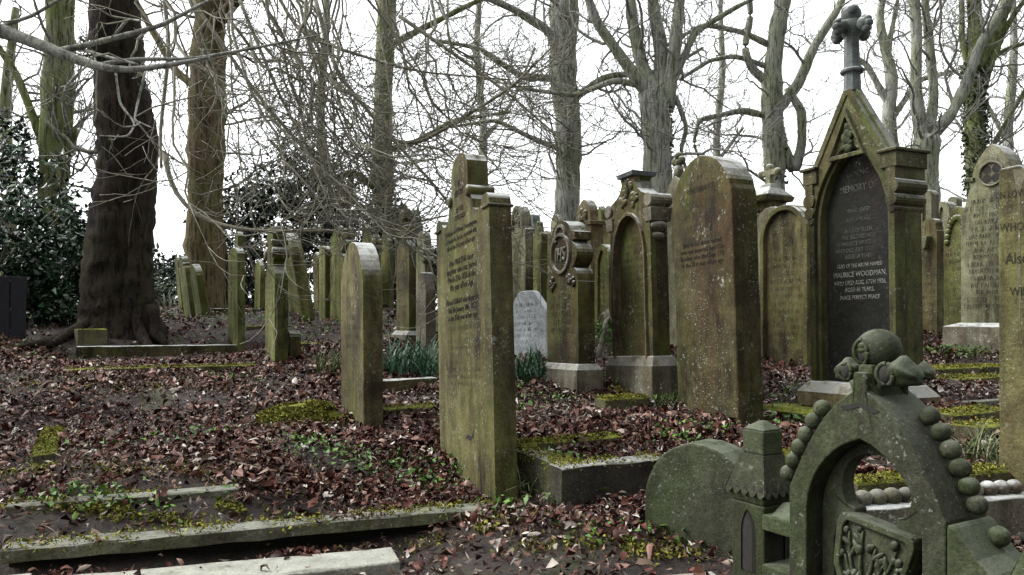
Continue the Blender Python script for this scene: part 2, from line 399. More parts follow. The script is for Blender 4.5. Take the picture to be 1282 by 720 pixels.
# ------------------------------------------------------------------ outlines (x, z), from lower right over the top to lower left
def mir(half): return half + [(-x, z) for x, z in reversed(half) if x > 1e-6]
def arc(cx, cz, r, a0, a1, n=8, rz=None):
    rz = rz or r
    return [(cx + r * math.cos(R(a0 + (a1 - a0) * i / n)), cz + rz * math.sin(R(a0 + (a1 - a0) * i / n))) for i in range(n + 1)]
def o_round(W, H, rise=None, z0=-.2):
    rise = rise or W / 2
    return mir([(W / 2, z0)] + arc(0, H - rise, W / 2, 0, 90, 14, rise))
def o_gothic(W, H, rise=None, z0=-.2, n=12):
    rise = rise or W * .8; rr = (W * W / 4 + rise * rise) / W; cx = W / 2 - rr
    a = math.degrees(math.atan2(rise, -cx))
    return mir([(W / 2, z0)] + arc(cx, H - rise, rr, 0, a, n)[:-1] + [(0, H)])
def o_ogee(W, H, z0=-.2, sh=.16, knob=.12):
    h = W / 2; zs = H - W * .62
    half = [(h, z0), (h, zs)] + arc(h - sh * W, zs, sh * W, 20, 80, 4) + [(h * .62, zs + sh * W * .55)]
    half += [(h * .62 * (1 - t) + knob * W * t, zs + sh * W * .55 + (W * .36 - sh * W * .1) * (t ** 1.8)) for t in (.25, .5, .75)]
    zc = H - knob * W
    return mir([(x, z) for x, z in half if z < zc] + arc(0, zc, knob * W, 0, 90, 5))
def o_shoulder(W, H, tab=.5, hz=.8, z0=-.2):
    h = W / 2; r = W * .13; zs = H * hz
    half = [(h, z0), (h, zs - .02)] + arc(h - .06 * W, zs - .02, .06 * W, 0, 90, 4) + arc(h * tab + (h * (1 - tab) - .06 * W) * .5, zs + .04, (h * (1 - tab) - .06 * W) * .5, -0, -180, 6, .07 * W)
    half += [(h * tab * 1.12, zs + .05), (h * tab * 1.2, zs + .075), (h * tab, zs + .1)] 
    return mir(half + arc(0, H - h * tab * .75, h * tab, 5, 90, 8, h * tab * .75))
def o_pent(W, H, sh=.75, z0=-.2):
    h = W / 2
    return mir([(h, z0), (h, H * sh - .02), (h * .97, H * sh), (h * .42, H - .012), (h * .3, H), (0, H)])
def o_trefoil(W, H, z0=-.2):
    h = W / 2
    half = [(h, z0), (h, H * .64)] + arc(h * .72, H * .64, h * .28, 0, 100, 5, H * .06)
    half += [(h * .62, H * .715)] + arc(h * .52, H * .80, h * .48, -60, 60, 6, H * .075) + [(h * .66, H * .875), (h * .9, H * .875), (h * .9, H * .915), (h * .7, H * .925)]
    return mir(half + arc(0, H * .90, h * .62, 15, 90, 6, H * .10))
def densify(pts, step=.085):
    out = []
    for i, p in enumerate(pts):
        q = pts[(i + 1) % len(pts)]; n = max(1, int(math.dist(p, q) / step))
        for k in range(n): out.append((p[0] + (q[0] - p[0]) * k / n, p[1] + (q[1] - p[1]) * k / n))
    return out
def jitter(pts, a): return [(x + random.uniform(-a, a), z + random.uniform(-a, a)) for x, z in pts]
def scaled(pts, s, dz=0):
    return [(x * s, z + dz) for x, z in pts]

TH = 66.0
stones_ctrl = []
def solve(u0, u1, u2, Y, th):
    """width and thickness from the three upright edges seen in the photo: far face edge, near corner, far side edge"""
    c, s = math.cos(R(th)), math.sin(R(th)); t0, t1, t2 = ((u - 641) / F for u in (u0, u1, u2))
    cx = t1 * Y
    W = (cx - t0 * Y) / (c + t0 * s); T = (t2 * Y - cx) / (s - t2 * c) if u2 is not None else .15
    return W, T, cx
def place(name, label, cat, u0, u1, u2, vb, vt, Y, th=TH, roll=0, pitch=0, group=None, ctrl=True):
    W, T, cx = solve(u0, u1, u2, Y, th); c, s = math.cos(R(th)), math.sin(R(th))
    z = CZ + (HV - vb) / F * Y
    H = CZ + (HV - vt) / F * (Y + W / 2 * s) - z
    ctr = Vector((cx - W / 2 * c, Y + W / 2 * s, z))
    if ctrl: stones_ctrl.append((ctr.x, ctr.y, z))
    o = thing(name, label, cat, ctr, -R(th), group, roll, pitch)
    return o, W, T, H

# ------------------------------------------------------------------ headstones
GR = {'left': 'headstones in the rows on the left', 'far': 'headstones in the back rows', 'right': 'headstones beside the tall memorial', 'foot': 'low rounded footstones'}
def slab(o, pts, T, mat, bevel=.008, jit=.003, y0=0.0, name='slab', y1=None):
    bm = bmesh.new(); prism(bm, jitter(densify(pts) if jit > .002 else pts, jit), y0, T if y1 is None else y1); return obj(name, bm, mat, o, bevel)
def plinth(o, W, T, h, ex, mat, z0=-.2, slope=.05, name='plinth'):
    bm = bmesh.new(); taper_box(bm, z0, h - slope, W / 2 + ex, -ex, T + ex, W / 2 + ex, -ex, T + ex)
    taper_box(bm, h - slope, h, W / 2 + ex, -ex, T + ex, W / 2 + .01, -.012, T + .012)
    bmesh.ops.remove_doubles(bm, verts=bm.verts[:], dist=1e-5)
    return obj(name, bm, mat, o, .006)
def blobs(bm, cx, cz, w, h, n, r, y=-.01, seed=1, dep=.6):
    q = random.Random(seed)
    for i in range(n):
        a = q.uniform(0, 6.28); d = math.sqrt(q.random())
        ball(bm, (cx + w * d * math.cos(a), y, cz + h * d * math.sin(a)), r * q.uniform(.6, 1.2), (1, dep, q.uniform(.6, 1.5)), 8, Matrix.Rotation(q.uniform(0, 3), 3, 'Y'))
def flower(bm, c, r, y=-.012, petals=4):
    for i in range(petals):
        a = i * 2 * math.pi / petals + .78
        ball(bm, (c[0] + r * .6 * math.cos(a), y, c[1] + r * .6 * math.sin(a)), r * .46, (1, .35, 1), 10)
    ball(bm, (c[0], y, c[1]), r * .28, (1, .8, 1), 8)
def foil_hole_shade(bm, c, r, n=4, y=-.0025):
    for i in range(n):
        a = i * 2 * math.pi / n + math.pi / 4 * (n == 4) + math.pi / 2 * (n == 3)
        pts = arc(c[0] + r * .58 * math.cos(a), c[1] + r * .58 * math.sin(a), r * .40, 0, 330, 11)
        bm.faces.new([bm.verts.new((x, y - i * .0006, z)) for x, z in pts])

def band(W, H, outline, thick, depth, mat, o, T, name='moulding', zcut=None, n=49, y0=None):
    """raised moulding following an arch, open at the foot"""
    a = resample([p for p in outline], n); cz = H * .5
    inner = [(x * (1 - 2 * thick / W), z if z < .05 else z - thick * min(1, max(0, (z - (zcut or H * .6)) / (H * .3)))) for x, z in a]
    bm = bmesh.new(); ring(bm, a, inner, -depth if y0 is None else y0, .002); return obj(name, bm, mat, o, .004)

# A: tall shouldered stone, left of centre
o, W, T, H = place('headstone', 'tall lettered headstone with a round topped centre tab and two shoulders, largest left of centre', 'headstone', 552, 621, 649, 640, 187, 3.95, 67, roll=3.6, group=None)
h = W / 2; sh = .835 * H
half = [(h, -.2), (h, sh - .045)] + arc(h - .05, sh - .045, .05, 0, 90, 5) + [(h - .085, sh)] + arc(h * .61, sh - .01, h * .15, 0, -175, 7, .05)
half += [(h * .44, sh + .02), (h * .38, H * .865), (h * .31, H * .872), (h * .31, H * .945)] + arc(0, H * .945, h * .31, 0, 90, 8, H * .055)
slab(o, mir(half), T, 'olive', .008)
bm = bmesh.new()
for s in (-1, 1): roll_bar(bm, (s * h * .35, T / 2 + .002, H * .872), .034, T + .03)
pieces('roll_moulding', bm, 'olive', o, smooth=True)
bm = bmesh.new()
for s in (-1, 1):
    taper_box(bm, sh - .075, sh - .06, .055, -.012, T + .012, .055, -.012, T + .012, cx=s * (h - .045))
pieces('shoulder_band', bm, 'olive', o, .004)
text('IN\nMEMORY', .05, 'ink', o, (-.01, -.002, H * .925), line=1.05, sx=.72)
text('OF THE\nCHILDREN', .045, 'ink', o, (0, -.002, H * .845), line=.95, sx=.85)
text('Children of William Normington\nof Haworth Parish, departed this\nlife in the 3rd year of her age', .042, 'ink', o, (0, -.002, H * .785), line=1.04, sx=.98)
text('Also MARTHA their\ndaughter who was buried\nMarch 27th 1856 in the\n8th year of her Age', .053, 'ink', o, (0, -.002, H * .695), line=.92, sx=.96)
text('Also of SARAH who departed\nthis life January 30th 1857\nin the 25th year of her age', .048, 'ink', o, (0, -.002, H * .575), line=1.0, sx=.96)
worn(o, W * .84, H * .488, 1, .05, mat='ink', seed=3)
worn(o, W * .78, H * .45, 7, .042, seed=5)
bm = bmesh.new(); bm.faces.new([bm.verts.new(p) for p in ((.02, -.0022, .31), (.06, -.0022, .335), (.12, -.0022, .325), (.165, -.0022, .37), (.15, -.0022, .33), (.1, -.0022, .30))])
obj('chipped_hollow_shade', bm, 'holeshade', o)

# B: plain round topped stone
o, W, T, H = place('headstone', 'plain thick headstone with a broad round top, lichen speckled edge, alone in the leaves', 'headstone', 427, 455, 480, 537, 303, 5.3, 66, roll=1)
slab(o, o_round(W, H, .40), T, 'olive', .008); worn(o, W * .8, H * .7, 6, .07, seed=2)

# C: roll shouldered stone + its footstone
o, W, T, H = place('headstone', 'narrow headstone seen edge on with stepped rolls down its edge, beside a small rounded footstone', 'headstone', 332, 344, 361, 450, 284, 8.2, 61, group=GR['left'])
h = W / 2
slab(o, mir([(h, -.2), (h, H * .60), (h * .9, H * .64), (h * .62, H * .70), (h * .62, H * .74), (h * .95, H * .755), (h * 1.0, H * .80), (h * .86, H * .835), (h * .6, H * .84), (h * .6, H * .95), (h * .4, H), (0, H)]), T, 'green', .01)
bm = bmesh.new()
for s in (-1, 1):
    roll_bar(bm, (s * h * .80, T / 2, H * .795), .055, T + .03); roll_bar(bm, (s * h * .62, T / 2, H * .875), .03, T + .03)
pieces('roll_moulding', bm, 'lichen', o, smooth=True); worn(o, W * .8, H * .6, 9, .065, seed=9)
o, W, T, H = place('footstone', 'knee high rounded footstone behind the edge of a narrow headstone', 'footstone', 358, 363, 377, 447, 414, 8.5, 61, group=GR['foot'])
slab(o, o_round(W, H), T, 'olive', .012)

# D
o, W, T, H = place('headstone', 'tapering headstone leaning to the left under the drooping twigs', 'headstone', 357, 377, 393, 388, 288, 12.3, 60, pitch=10, group=GR['left'])
slab(o, o_gothic(W, H, W * .5), T, 'green', .01); worn(o, W * .7, H * .75, 5, .08, seed=4)
# E and the knob topped one behind
o, W, T, H = place('headstone', 'slim round cornered headstone at the end of a long kerb, seen almost edge on', 'headstone', 285, 297, 307, 430, 310, 10.3, 58, group=GR['left'])
slab(o, o_round(W, H, .12), T, 'green', .012); worn(o, W * .8, H * .8, 10, .07, seed=6)
o, W, T, H = place('headstone', 'headstone with a tall rounded knob rising behind a slim edge on stone', 'headstone', 292, 300, 307, 415, 290, 11.3, 58, group=GR['left'])
slab(o, o_shoulder(W, H, .5, .78), T, 'green', .01)
# F G
o, W, T, H = place('headstone', 'thin headstone hindmost of the three leaning together near the brown tree', 'headstone', 224, 228, 233, 388, 322, 15.2, 56, pitch=5, group=GR['left'])
slab(o, o_round(W, H), T, 'green', .01)
o, W, T, H = place('headstone', 'headstone with a stepped cap, middle of the three leaning together near the brown tree', 'headstone', 232, 240, 248, 402, 321, 14.2, 56, pitch=7, group=GR['left'])
slab(o, o_shoulder(W, H, .55, .82), T, 'green', .01)
o, W, T, H = place('headstone', 'round topped headstone tilting to the left, front one of three beside the brown tree', 'headstone', 247, 255, 264, 407, 331, 13.6, 56, pitch=8, group=GR['left'])
slab(o, o_round(W, H), T, 'green', .012)
# H I J K L
o, W, T, H = place('headstone', 'small square sided headstone with rounded corners, left behind the plain round topped stone', 'headstone', 399, 407, 415, 397, 308, 11.6, 60, group=GR['left'])
slab(o, o_round(W, H, .1), T, 'green', .012); worn(o, W * .8, H * .8, 6, .07, seed=8)
o, W, T, H = place('headstone', 'headstone crowned with a double knob peeping over the plain round topped stone', 'headstone', 413, 430, 446, 400, 285, 11.0, 61, group=GR['left'])
slab(o, o_trefoil(W, H), T, 'green', .01)
bm = bmesh.new()
for yy in (.02, T - .02): ball(bm, (W * .22, yy, H * .94), .09, (.8, .6, 1.1), 12)
pieces('knob', bm, 'olive', o, smooth=True)
o, W, T, H = place('headstone', 'pinnacle topped headstone between the double knobbed one and the moulded one', 'headstone', 453, 461, 467, 392, 281, 13.0, 62, group=GR['left'])
slab(o, o_gothic(W, H, W * 1.2), T, 'olive', .01)
o, W, T, H = place('headstone', 'small headstone with stacked roll mouldings left of a blade shaped stone', 'headstone', 463, 469, 477, 392, 294, 12.4, 62, group=GR['left'])
slab(o, o_shoulder(W, H, .6, .75), T, 'olive', .01)
bm = bmesh.new()
for zz in (.83, .9): roll_bar(bm, (W * .33, T / 2, H * zz), .06, T + .03)
pieces('roll_moulding', bm, 'olive', o, smooth=True)
o, W, T, H = place('headstone', 'tall blade shaped headstone with a blunt point standing on a dark kerb', 'headstone', 475, 487, 493, 374, 284, 13.2, 62, group=GR['left'])
slab(o, o_gothic(W, H, W * 1.1), T, 'green', .01)
# M N O P
o, W, T, H = place('headstone', 'slender headstone topped by a carved faceted boss with a spike, on a low plinth', 'headstone', 496, 512, 521, 428, 262, 9.2, 63, group=GR['left'])
h = W / 2
slab(o, mir([(h, -.2), (h, H * .66), (h * .92, H * .70), (h * .55, H * .76), (h * .45, H * .80), (h * .3, H * .82), (h * .3, H * .9), (0, H * .9)]), T, 'olive', .01)
bm = bmesh.new()
bmesh.ops.create_icosphere(bm, subdivisions=1, radius=.145, matrix=Matrix.Translation((0, T / 2, H * .83)) @ Matrix.Diagonal((1.15, .95, 1, 1)))
pieces('carved_boss', bm, 'olive', o, .006)
bm = bmesh.new(); taper_box(bm, H * .88, H * .96, .06, T / 2 - .06, T / 2 + .06, .075, T / 2 - .075, T / 2 + .075); taper_box(bm, H * .96, H, .075, T / 2 - .075, T / 2 + .075, .04, T / 2 - .04, T / 2 + .04)
obj('spike', bm, 'olive', o, .005); plinth(o, W, T, .13, .05, 'lichen'); worn(o, W * .8, H * .62, 9, .07, seed=12)
o, W, T, H = place('headstone', 'grey headstone with a bulbous onion shaped top behind the carved boss', 'headstone', 513, 520, 528, 410, 262, 10.6, 63, group=GR['left'])
slab(o, o_ogee(W, H, knob=.2), T, 'blue', .01)
o, W, T, H = place('headstone', 'headstone with a moulded square shoulder next to the big lettered stone', 'headstone', 521, 532, 541, 420, 290, 9.8, 63, group=GR['left'])
slab(o, o_shoulder(W, H, .7, .86), T, 'pale', .01)
bm = bmesh.new()
for zz in (.80, .72): roll_bar(bm, (W * .46, T / 2, H * zz), .05, T + .03)
pieces('roll_moulding', bm, 'pale', o, smooth=True)
o, W, T, H = place('headstone', 'low headstone with a slanting chamfered top tucked left of the big lettered stone', 'headstone', 521, 533, 546, 434, 341, 8.8, 63, group=GR['left'])
slab(o, o_pent(W, H), T, 'lichen', .012)

# ---- middle back rows
def far(label, u0, u1, u2, vb, vt, Y, outline, mat, th=TH, rows=8, seed=0, group=GR['far'], roll=0, mould=False, bev=.01):
    o, W, T, H = place('headstone', label, 'headstone', u0, u1, u2, vb, vt, Y, th, roll, group=group)
    pts = outline(W, H); slab(o, pts, T, mat, bev)
    if rows: worn(o, W * .78, H * .68, rows, .075, seed=seed)
    if mould: band(W, H, pts, .07, .03, mat, o, T)
    return o, W, T, H
far('narrow round topped headstone just right of the big lettered stone', 630, 637, 645, 405, 268, 10.6, lambda W, H: o_gothic(W, H, W * .6), 'pale', mould=True)
o, W, T, H = far('headstone with hooded gothic head and carved lily, second right of the big lettered stone', 640, 658, 668, 412, 258, 9.6, lambda W, H: mir([(W / 2, -.2), (W / 2, H * .80), (W * .38, H * .815)] + arc(0, H * .82, W * .38, 0, 90, 8, H * .18)), 'pale', seed=3, rows=12)
bm = bmesh.new(); A = resample(mir(arc(0, H * .82, W * .40, 0, 90, 10, H * .185)), 25); ring(bm, A, [(x * .74, H * .82 + (z - H * .82) * .8) for x, z in A], -.035, .002); obj('hood_moulding', bm, 'pale', o, .004)
bm = bmesh.new(); blobs(bm, 0, H * .88, W * .14, H * .06, 9, .035, seed=4); obj('carving', bm, 'pale', o, smooth=True)
far('dark square edged headstone behind the hooded one', 662, 668, 677, 400, 268, 11.4, lambda W, H: o_shoulder(W, H, .7, .9), 'blue', rows=0)
far('green lettered headstone with an ogee top beside the hooded one', 665, 679, 686, 415, 277, 9.9, lambda W, H: o_ogee(W, H), 'green', rows=12, seed=6)
far('spired headstone behind the stone with the circular monogram', 689, 697, 704, 405, 268, 11.0, lambda W, H: o_gothic(W, H, W * .9), 'pale', rows=0)
o, W, T, H = far('brown headstone with a carved gothic head and square pilaster, behind the circular monogram', 719, 742, 753, 415, 249, 9.4, lambda W, H: mir([(W / 2, -.2), (W / 2, H * .8), (W * .36, H * .81), (W * .36, H * .84)] + o_gothic(W * .72, H, W * .5)[1:13]), 'brown', rows=10, seed=7)
bm = bmesh.new(); blobs(bm, 0, H * .86, W * .24, H * .06, 16, .04, seed=9); obj('carving', bm, 'brown', o, smooth=True)
bm = bmesh.new(); taper_box(bm, -.2, H * .79, .035, -.03, T + .02, .035, -.03, T + .02, cx=W * .44); taper_box(bm, H * .79, H * .82, .06, -.05, T + .04, .06, -.05, T + .04, cx=W * .44); obj('pilaster', bm, 'brown', o, .005)
far('slim pointed headstone behind the brown pilastered one', 747, 753, 760, 400, 258, 11.0, lambda W, H: o_gothic(W, H, W), 'olive', rows=0)
o, W, T, H = far('pointed headstone with pierced foils between the brown and the ornate arched ones', 755, 772, 782, 410, 261, 9.9, lambda W, H: mir([(W / 2, -.2), (W / 2, H * .78), (W * .42, H * .80), (W * .2, H * .95)] + arc(0, H * .95, W * .16, 0, 90, 5, H * .05)), 'olive', rows=0)
bm = bmesh.new(); foil_hole_shade(bm, (0, H * .9), W * .16); obj('carved_foils_shade', bm, 'holeshade', o)
bm = bmesh.new()
for zz in (.70, .66): roll_bar(bm, (W * .44, T / 2, H * zz), .04, T + .04)
pieces('roll_moulding', bm, 'pale', o, smooth=True)
far('low bright green lettered headstone with pale arched rim, beside the ornate arched one', 747, 765, 775, 418, 306, 8.9, lambda W, H: o_gothic(W, H, W * .6), 'green', rows=10, seed=14, mould=True)

for lab, u0, u1, u2, vb, vt, Y, fn, m_, rl in (
    ('plain square headstone peeping left of the round monogram head', 681, 691, 696, 400, 288, 11.8, lambda W, H: o_round(W, H, .1), 'pale', 3),
    ('weathered round headstone behind the hooded headstone\'s right shoulder', 655, 664, 670, 396, 282, 12.6, lambda W, H: o_round(W, H), 'olive', -3),
    ('leaning gothic headstone at the very back between brown pilastered and pierced stones', 757, 766, 771, 394, 272, 13.0, lambda W, H: o_gothic(W, H, W), 'pale', -4),
    ('pale shouldered headstone behind the left edge of the ornate arched one', 774, 783, 789, 398, 280, 11.6, lambda W, H: o_shoulder(W, H), 'pale', 2),
    ('short dark headstone behind the low bright green one', 742, 751, 757, 402, 318, 11.0, lambda W, H: o_round(W, H, .15), 'dark', 4),
    ('pale gothic headstone glimpsed right of the cross topped pedestal', 990, 1000, 1006, 402, 268, 11.5, lambda W, H: o_gothic(W, H, W), 'pale', 2),
    ('ogee headstone standing behind the bracketed one right of the memorial', 1164, 1179, 1186, 400, 264, 11.8, lambda W, H: o_ogee(W, H), 'olive', 2),
    ('dark gothic headstone at the back between the leaf arch stone and the small rimmed one', 1184, 1196, 1202, 400, 270, 10.8, lambda W, H: o_gothic(W, H, W * .8), 'dark', -3),
    ('slim grey headstone leaning behind the onion topped one', 527, 534, 539, 396, 300, 12.8, lambda W, H: o_gothic(W, H, W), 'blue', 5),
    ('low olive headstone between the pinnacle topped stone and the double knobbed one', 446, 453, 458, 394, 318, 13.4, lambda W, H: o_round(W, H), 'olive', -4),
    ('thin headstone tilted in the back row right of the tapering leaning one', 393, 399, 404, 392, 316, 14.2, lambda W, H: o_round(W, H), 'olive', 6),
    ('narrow pale headstone in the last row seen over the whitened stone', 648, 655, 660, 394, 290, 14.0, lambda W, H: o_round(W, H), 'pale', 2),
    ('pointed olive headstone in the last row right of the green ogee one', 686, 692, 697, 394, 286, 14.5, lambda W, H: o_gothic(W, H, W), 'olive', -3),
    ('shouldered dark headstone in the last row right of the spired one', 704, 712, 718, 394, 284, 14.0, lambda W, H: o_shoulder(W, H), 'dark', 2),
    ('round pale headstone in the last row left of the small finial', 788, 797, 803, 394, 286, 14.0, lambda W, H: o_round(W, H), 'pale', -3),
    ('round brown headstone in the last row between hooded and green ogee ones', 669, 676, 681, 394, 282, 13.4, lambda W, H: o_round(W, H), 'brown', 4),
    ('gothic olive headstone in the last row at the memorial\'s right edge', 1144, 1153, 1159, 396, 268, 13.0, lambda W, H: o_gothic(W, H, W), 'olive', 3),
    ('wide pale headstone in the last row behind the leaf arch stone', 1200, 1213, 1220, 396, 262, 12.6, lambda W, H: o_round(W, H), 'pale', -2),
    ('olive headstone in the last row just left of the tall memorial', 1004, 1012, 1018, 396, 274, 13.0, lambda W, H: o_shoulder(W, H), 'olive', 3),
    ('short green headstone far back beyond the stepped roll stone', 318, 325, 331, 394, 326, 15.0, lambda W, H: o_round(W, H), 'green', -5)):
    far(lab, u0, u1, u2, vb, vt, Y, fn, m_, 60, 6, u0, GR['far'], rl)
# U white stone
o, W, T, H = place('headstone', 'low whitened headstone with a clipped pentagon top in front of the back rows', 'headstone', 639, 686, 693, 451, 364, 7.6, 35, roll=3)
slab(o, o_pent(W, H, .72), T, 'white', .01); worn(o, W * .74, H * .82, 9, .062, mat='inkfaint', seed=1)

# V monogram stone
o, W, T, H = place('headstone', 'dark headstone with a round monogram head and rolled shoulders on a splayed plinth', 'headstone', 686, 725, 746, 486, 276, 6.3, 66, roll=1.5)
h = W / 2
half = [(h, -.2), (h, H * .62)] + arc(h * .70, H * .62, h * .30, 0, 110, 7, H * .085)
half += arc(h * .50, H * .785, h * .46, -55, 55, 7, H * .075) + [(h * .60, H * .865), (h * .86, H * .872), (h * .86, H * .915), (h * .70, H * .925)] + arc(0, H * .86, h * .72, 28, 90, 7, H * .14)
slab(o, mir(half), T, 'dark', .01)
bm = bmesh.new(); A = arc(0, H * .80, h * .62, 0, 360, 36)[:-1]; ring(bm, A, [(x * .84, H * .80 + (z - H * .80) * .84) for x, z in A], -.025, .001, True); obj('roundel', bm, 'lichen', o, .004)
bm = bmesh.new(); A = arc(0, H * .905, h * .36, -30, 210, 16); ring(bm, A, [(x * .75, H * .905 + (z - H * .905) * .75) for x, z in A], -.02, .001); obj('hood_moulding', bm, 'lichen', o, .003)
text('IHS', .17, 'lichen', o, (0, -.003, H * .80 + .075), ext=.012, name='monogram', sx=.78)
bm = bmesh.new()
for s in (-1, 1): blobs(bm, s * h * .62, H * .62, h * .22, .05, 9, .022, seed=3 + s)
pieces('leaf_carving', bm, 'dark', o, smooth=True, gap=.02)
worn(o, W * .8, H * .55, 5, .07, seed=21, mat='ink', h=.05); plinth(o, W, T, .19, .045, 'lichen')

# AA ornate arched stone
o, W, T, H = place('headstone', 'ornate headstone with arched inscription, carved gable and scroll brackets, beside the broadest plain stone', 'headstone', 768, 819, 841, 492, 216, 6.1, 66, roll=2.5)
h = W / 2
half = [(h, -.2), (h, H * .80), (h * 1.12, H * .815), (h * 1.12, H * .85), (h * .95, H * .885), (h * .70, H * .89), (h * .42, H * .925), (h * .30, H * .965), (h * .34, H * .98), (h * .34, H), (0, H)]
slab(o, mir(half), T, 'dark', .009, y0=.05)
arch = [(h * .80, .13)] + arc(0, H * .60, h * .80, 0, 180, 22, H * .22) + [(-h * .80, .13)]
full = mir([(h, .13), (h, H * .80), (h * 1.1, H * .815), (h * 1.1, H * .85), (h * .92, H * .885), (h * .68, H * .89), (h * .42, H * .925), (h * .30, H * .965), (h * .34, H * .98), (h * .34, H), (0, H)])
bm = bmesh.new(); ring(bm, resample(full, 61), resample(arch, 61), 0, .052); obj('arched_frame', bm, 'dark', o, .005)
bm = bmesh.new(); a2 = resample(arch, 41); ring(bm, a2, [(x * .93, H * .60 + (z - H * .60) * (.93 if z > H * .60 else 1)) for x, z in a2], -.025, .06); obj('arch_moulding', bm, 'brown', o, .004)
bm = bmesh.new()
for k in range(26):
    q = random.uniform(0, 1); zz = H * (.845 + q * .12); ww = h * (.55 * (1 - q) + .12)
    ball(bm, (random.uniform(-ww, ww) * .8, -.004, zz), .026, (1, .7, random.uniform(.7, 1.6)), 8, Matrix.Rotation(random.uniform(0, 3), 3, 'Y'))
obj('leaf_carving', bm, 'dark', o, smooth=True)
bm = bmesh.new()
for s in (-1, 1):
    roll_bar(bm, (s * h * 1.0, T / 2, H * .852), .055, T + .04); ball(bm, (s * h * .98, T * .5, H * .735), .05, (1, T / .1, .9), 14); ball(bm, (s * h * .97, T * .45, H * .69), .038, (1, T / .1, .9), 12)
    taper_box(bm, H * .755, H * .815, .045, -.01, T + .01, .06, -.02, T + .02, cx=s * h * .96)
pieces('scroll_bracket', bm, 'lichen', o, .004)
bm = bmesh.new(); taper_box(bm, H * .985, H * 1.005, h * .38, -.03, T + .03, h * .42, -.04, T + .04); obj('cap', bm, 'blue', o, .004)
worn(o, W * .66, H * .74, 14, .058, y=.048, seed=33); plinth(o, W, T, .28, .05, 'lichen', slope=.08)

# AC big round headed stone
o, W, T, H = place('headstone', 'broad plain headstone with pointed round head and pale thick edge, left of tall memorial', 'headstone', 849, 925, 957, 529, 191, 5.4, 64, roll=2.6)
slab(o, o_gothic(W, H, W * .56, n=16), T, 'dark', .012)
text('REMEMBRANCE', .062, 'inkfaint', o, (0, -.002, H * .885), sx=.72); text('IN\n\nOF', .055, 'inkfaint', o, (0, -.002, H * .93), line=.9)
worn(o, W * .82, H * .83, 4, .09, seed=41, h=.06)
text('Also of the above named\nwho was interred Sept 15th\nBrother who died Sept 17th\nin the 51st year of her age', .052, 'ink', o, (0, -.002, H * .675), sx=.84, line=.98)

# AD pedestal monument, finial stone, AE, AF
o, W, T, H = place('pedestal_monument', 'pedestal monument with an arcaded top, overhanging roof and small stone cross', 'monument', 941, 965, 985, 430, 208, 9.0, 60)
S = W
bm = bmesh.new(); taper_box(bm, -.2, H * .66, S * .5, 0, S, S * .46, .03, S - .03); obj('pedestal', bm, 'pale', o, .01)
bm = bmesh.new(); taper_box(bm, H * .66, H * .80, S * .44, .05, S - .05, S * .44, .05, S - .05); obj('arcaded_top', bm, 'olive', o, .006)
bm = bmesh.new()
for x in (-.2, .2):
    for r_, dz in ((.13, .745), (.08, .70)):
        A = arc(S * x, H * dz, S * r_, 0, 360, 18)[:-1]; ring(bm, A, [(S * x + (px - S * x) * .7, H * dz + (pz - H * dz) * .7) for px, pz in A], .02, .06, True)
obj('arcade_tracery', bm, 'pale', o, .004)
bm = bmesh.new(); taper_box(bm, H * .80, H * .83, S * .56, -.07, S + .07, S * .60, -.10, S + .10); taper_box(bm, H * .832, H * .89, S * .58, -.08, S + .08, S * .24, S * .26, S * .74); obj('roof', bm, 'olive', o, .008)
bm = bmesh.new(); box(bm, (0, S / 2, H * .945), (.07, .07, H * .11)); box(bm, (0, S / 2, H * .967), (.24, .065, .065))
for p in ((-.12, .967), (.12, .967), (0, .997)): ball(bm, (p[0], S / 2, H * p[1]), .05, (1, 1, 1), 8)
taper_box(bm, H * .88, H * .905, .09, S / 2 - .09, S / 2 + .09, .06, S / 2 - .06, S / 2 + .06); obj('cross', bm, 'pale', o, .008)
o, W, T, H = place('headstone', 'headstone ending in a small carved finial that shows over the broad round headed stone', 'headstone', 832, 858, 868, 440, 190, 8.2, 64)
slab(o, o_gothic(W, H * .88, W * .9), T, 'pale', .01)
bm = bmesh.new(); taper_box(bm, H * .87, H * .93, .045, T / 2 - .045, T / 2 + .045, .035, T / 2 - .035, T / 2 + .035)
for p in ((-.05, .955), (.05, .955), (0, .98), (0, .945)): ball(bm, (p[0], T / 2, H * p[1]), .045, (1, 1, 1.1), 8)
obj('finial', bm, 'pale', o, smooth=True)
far('plain round headstone half hidden behind the moulded arch stone left of the memorial', 944, 985, 996, 440, 259, 8.6, lambda W, H: o_round(W, H), 'pale', rows=0, group=GR['right'])
o, W, T, H = far('headstone with a moulded round arch and faint lettering, directly left of the tall memorial', 955, 1016, 1032, 462, 256, 7.3, lambda W, H: o_round(W, H), 'olive', rows=12, seed=50, group=GR['right'])
bm = bmesh.new(); A = resample(o_round(W * .985, H * .995, W / 2, .0), 45); ring(bm, A, [(x * .84, z if z < H - W / 2 else H - W / 2 + (z - H + W / 2) * .84) for x, z in A], -.05, .002); obj('arch_moulding', bm, 'olive', o, .008)

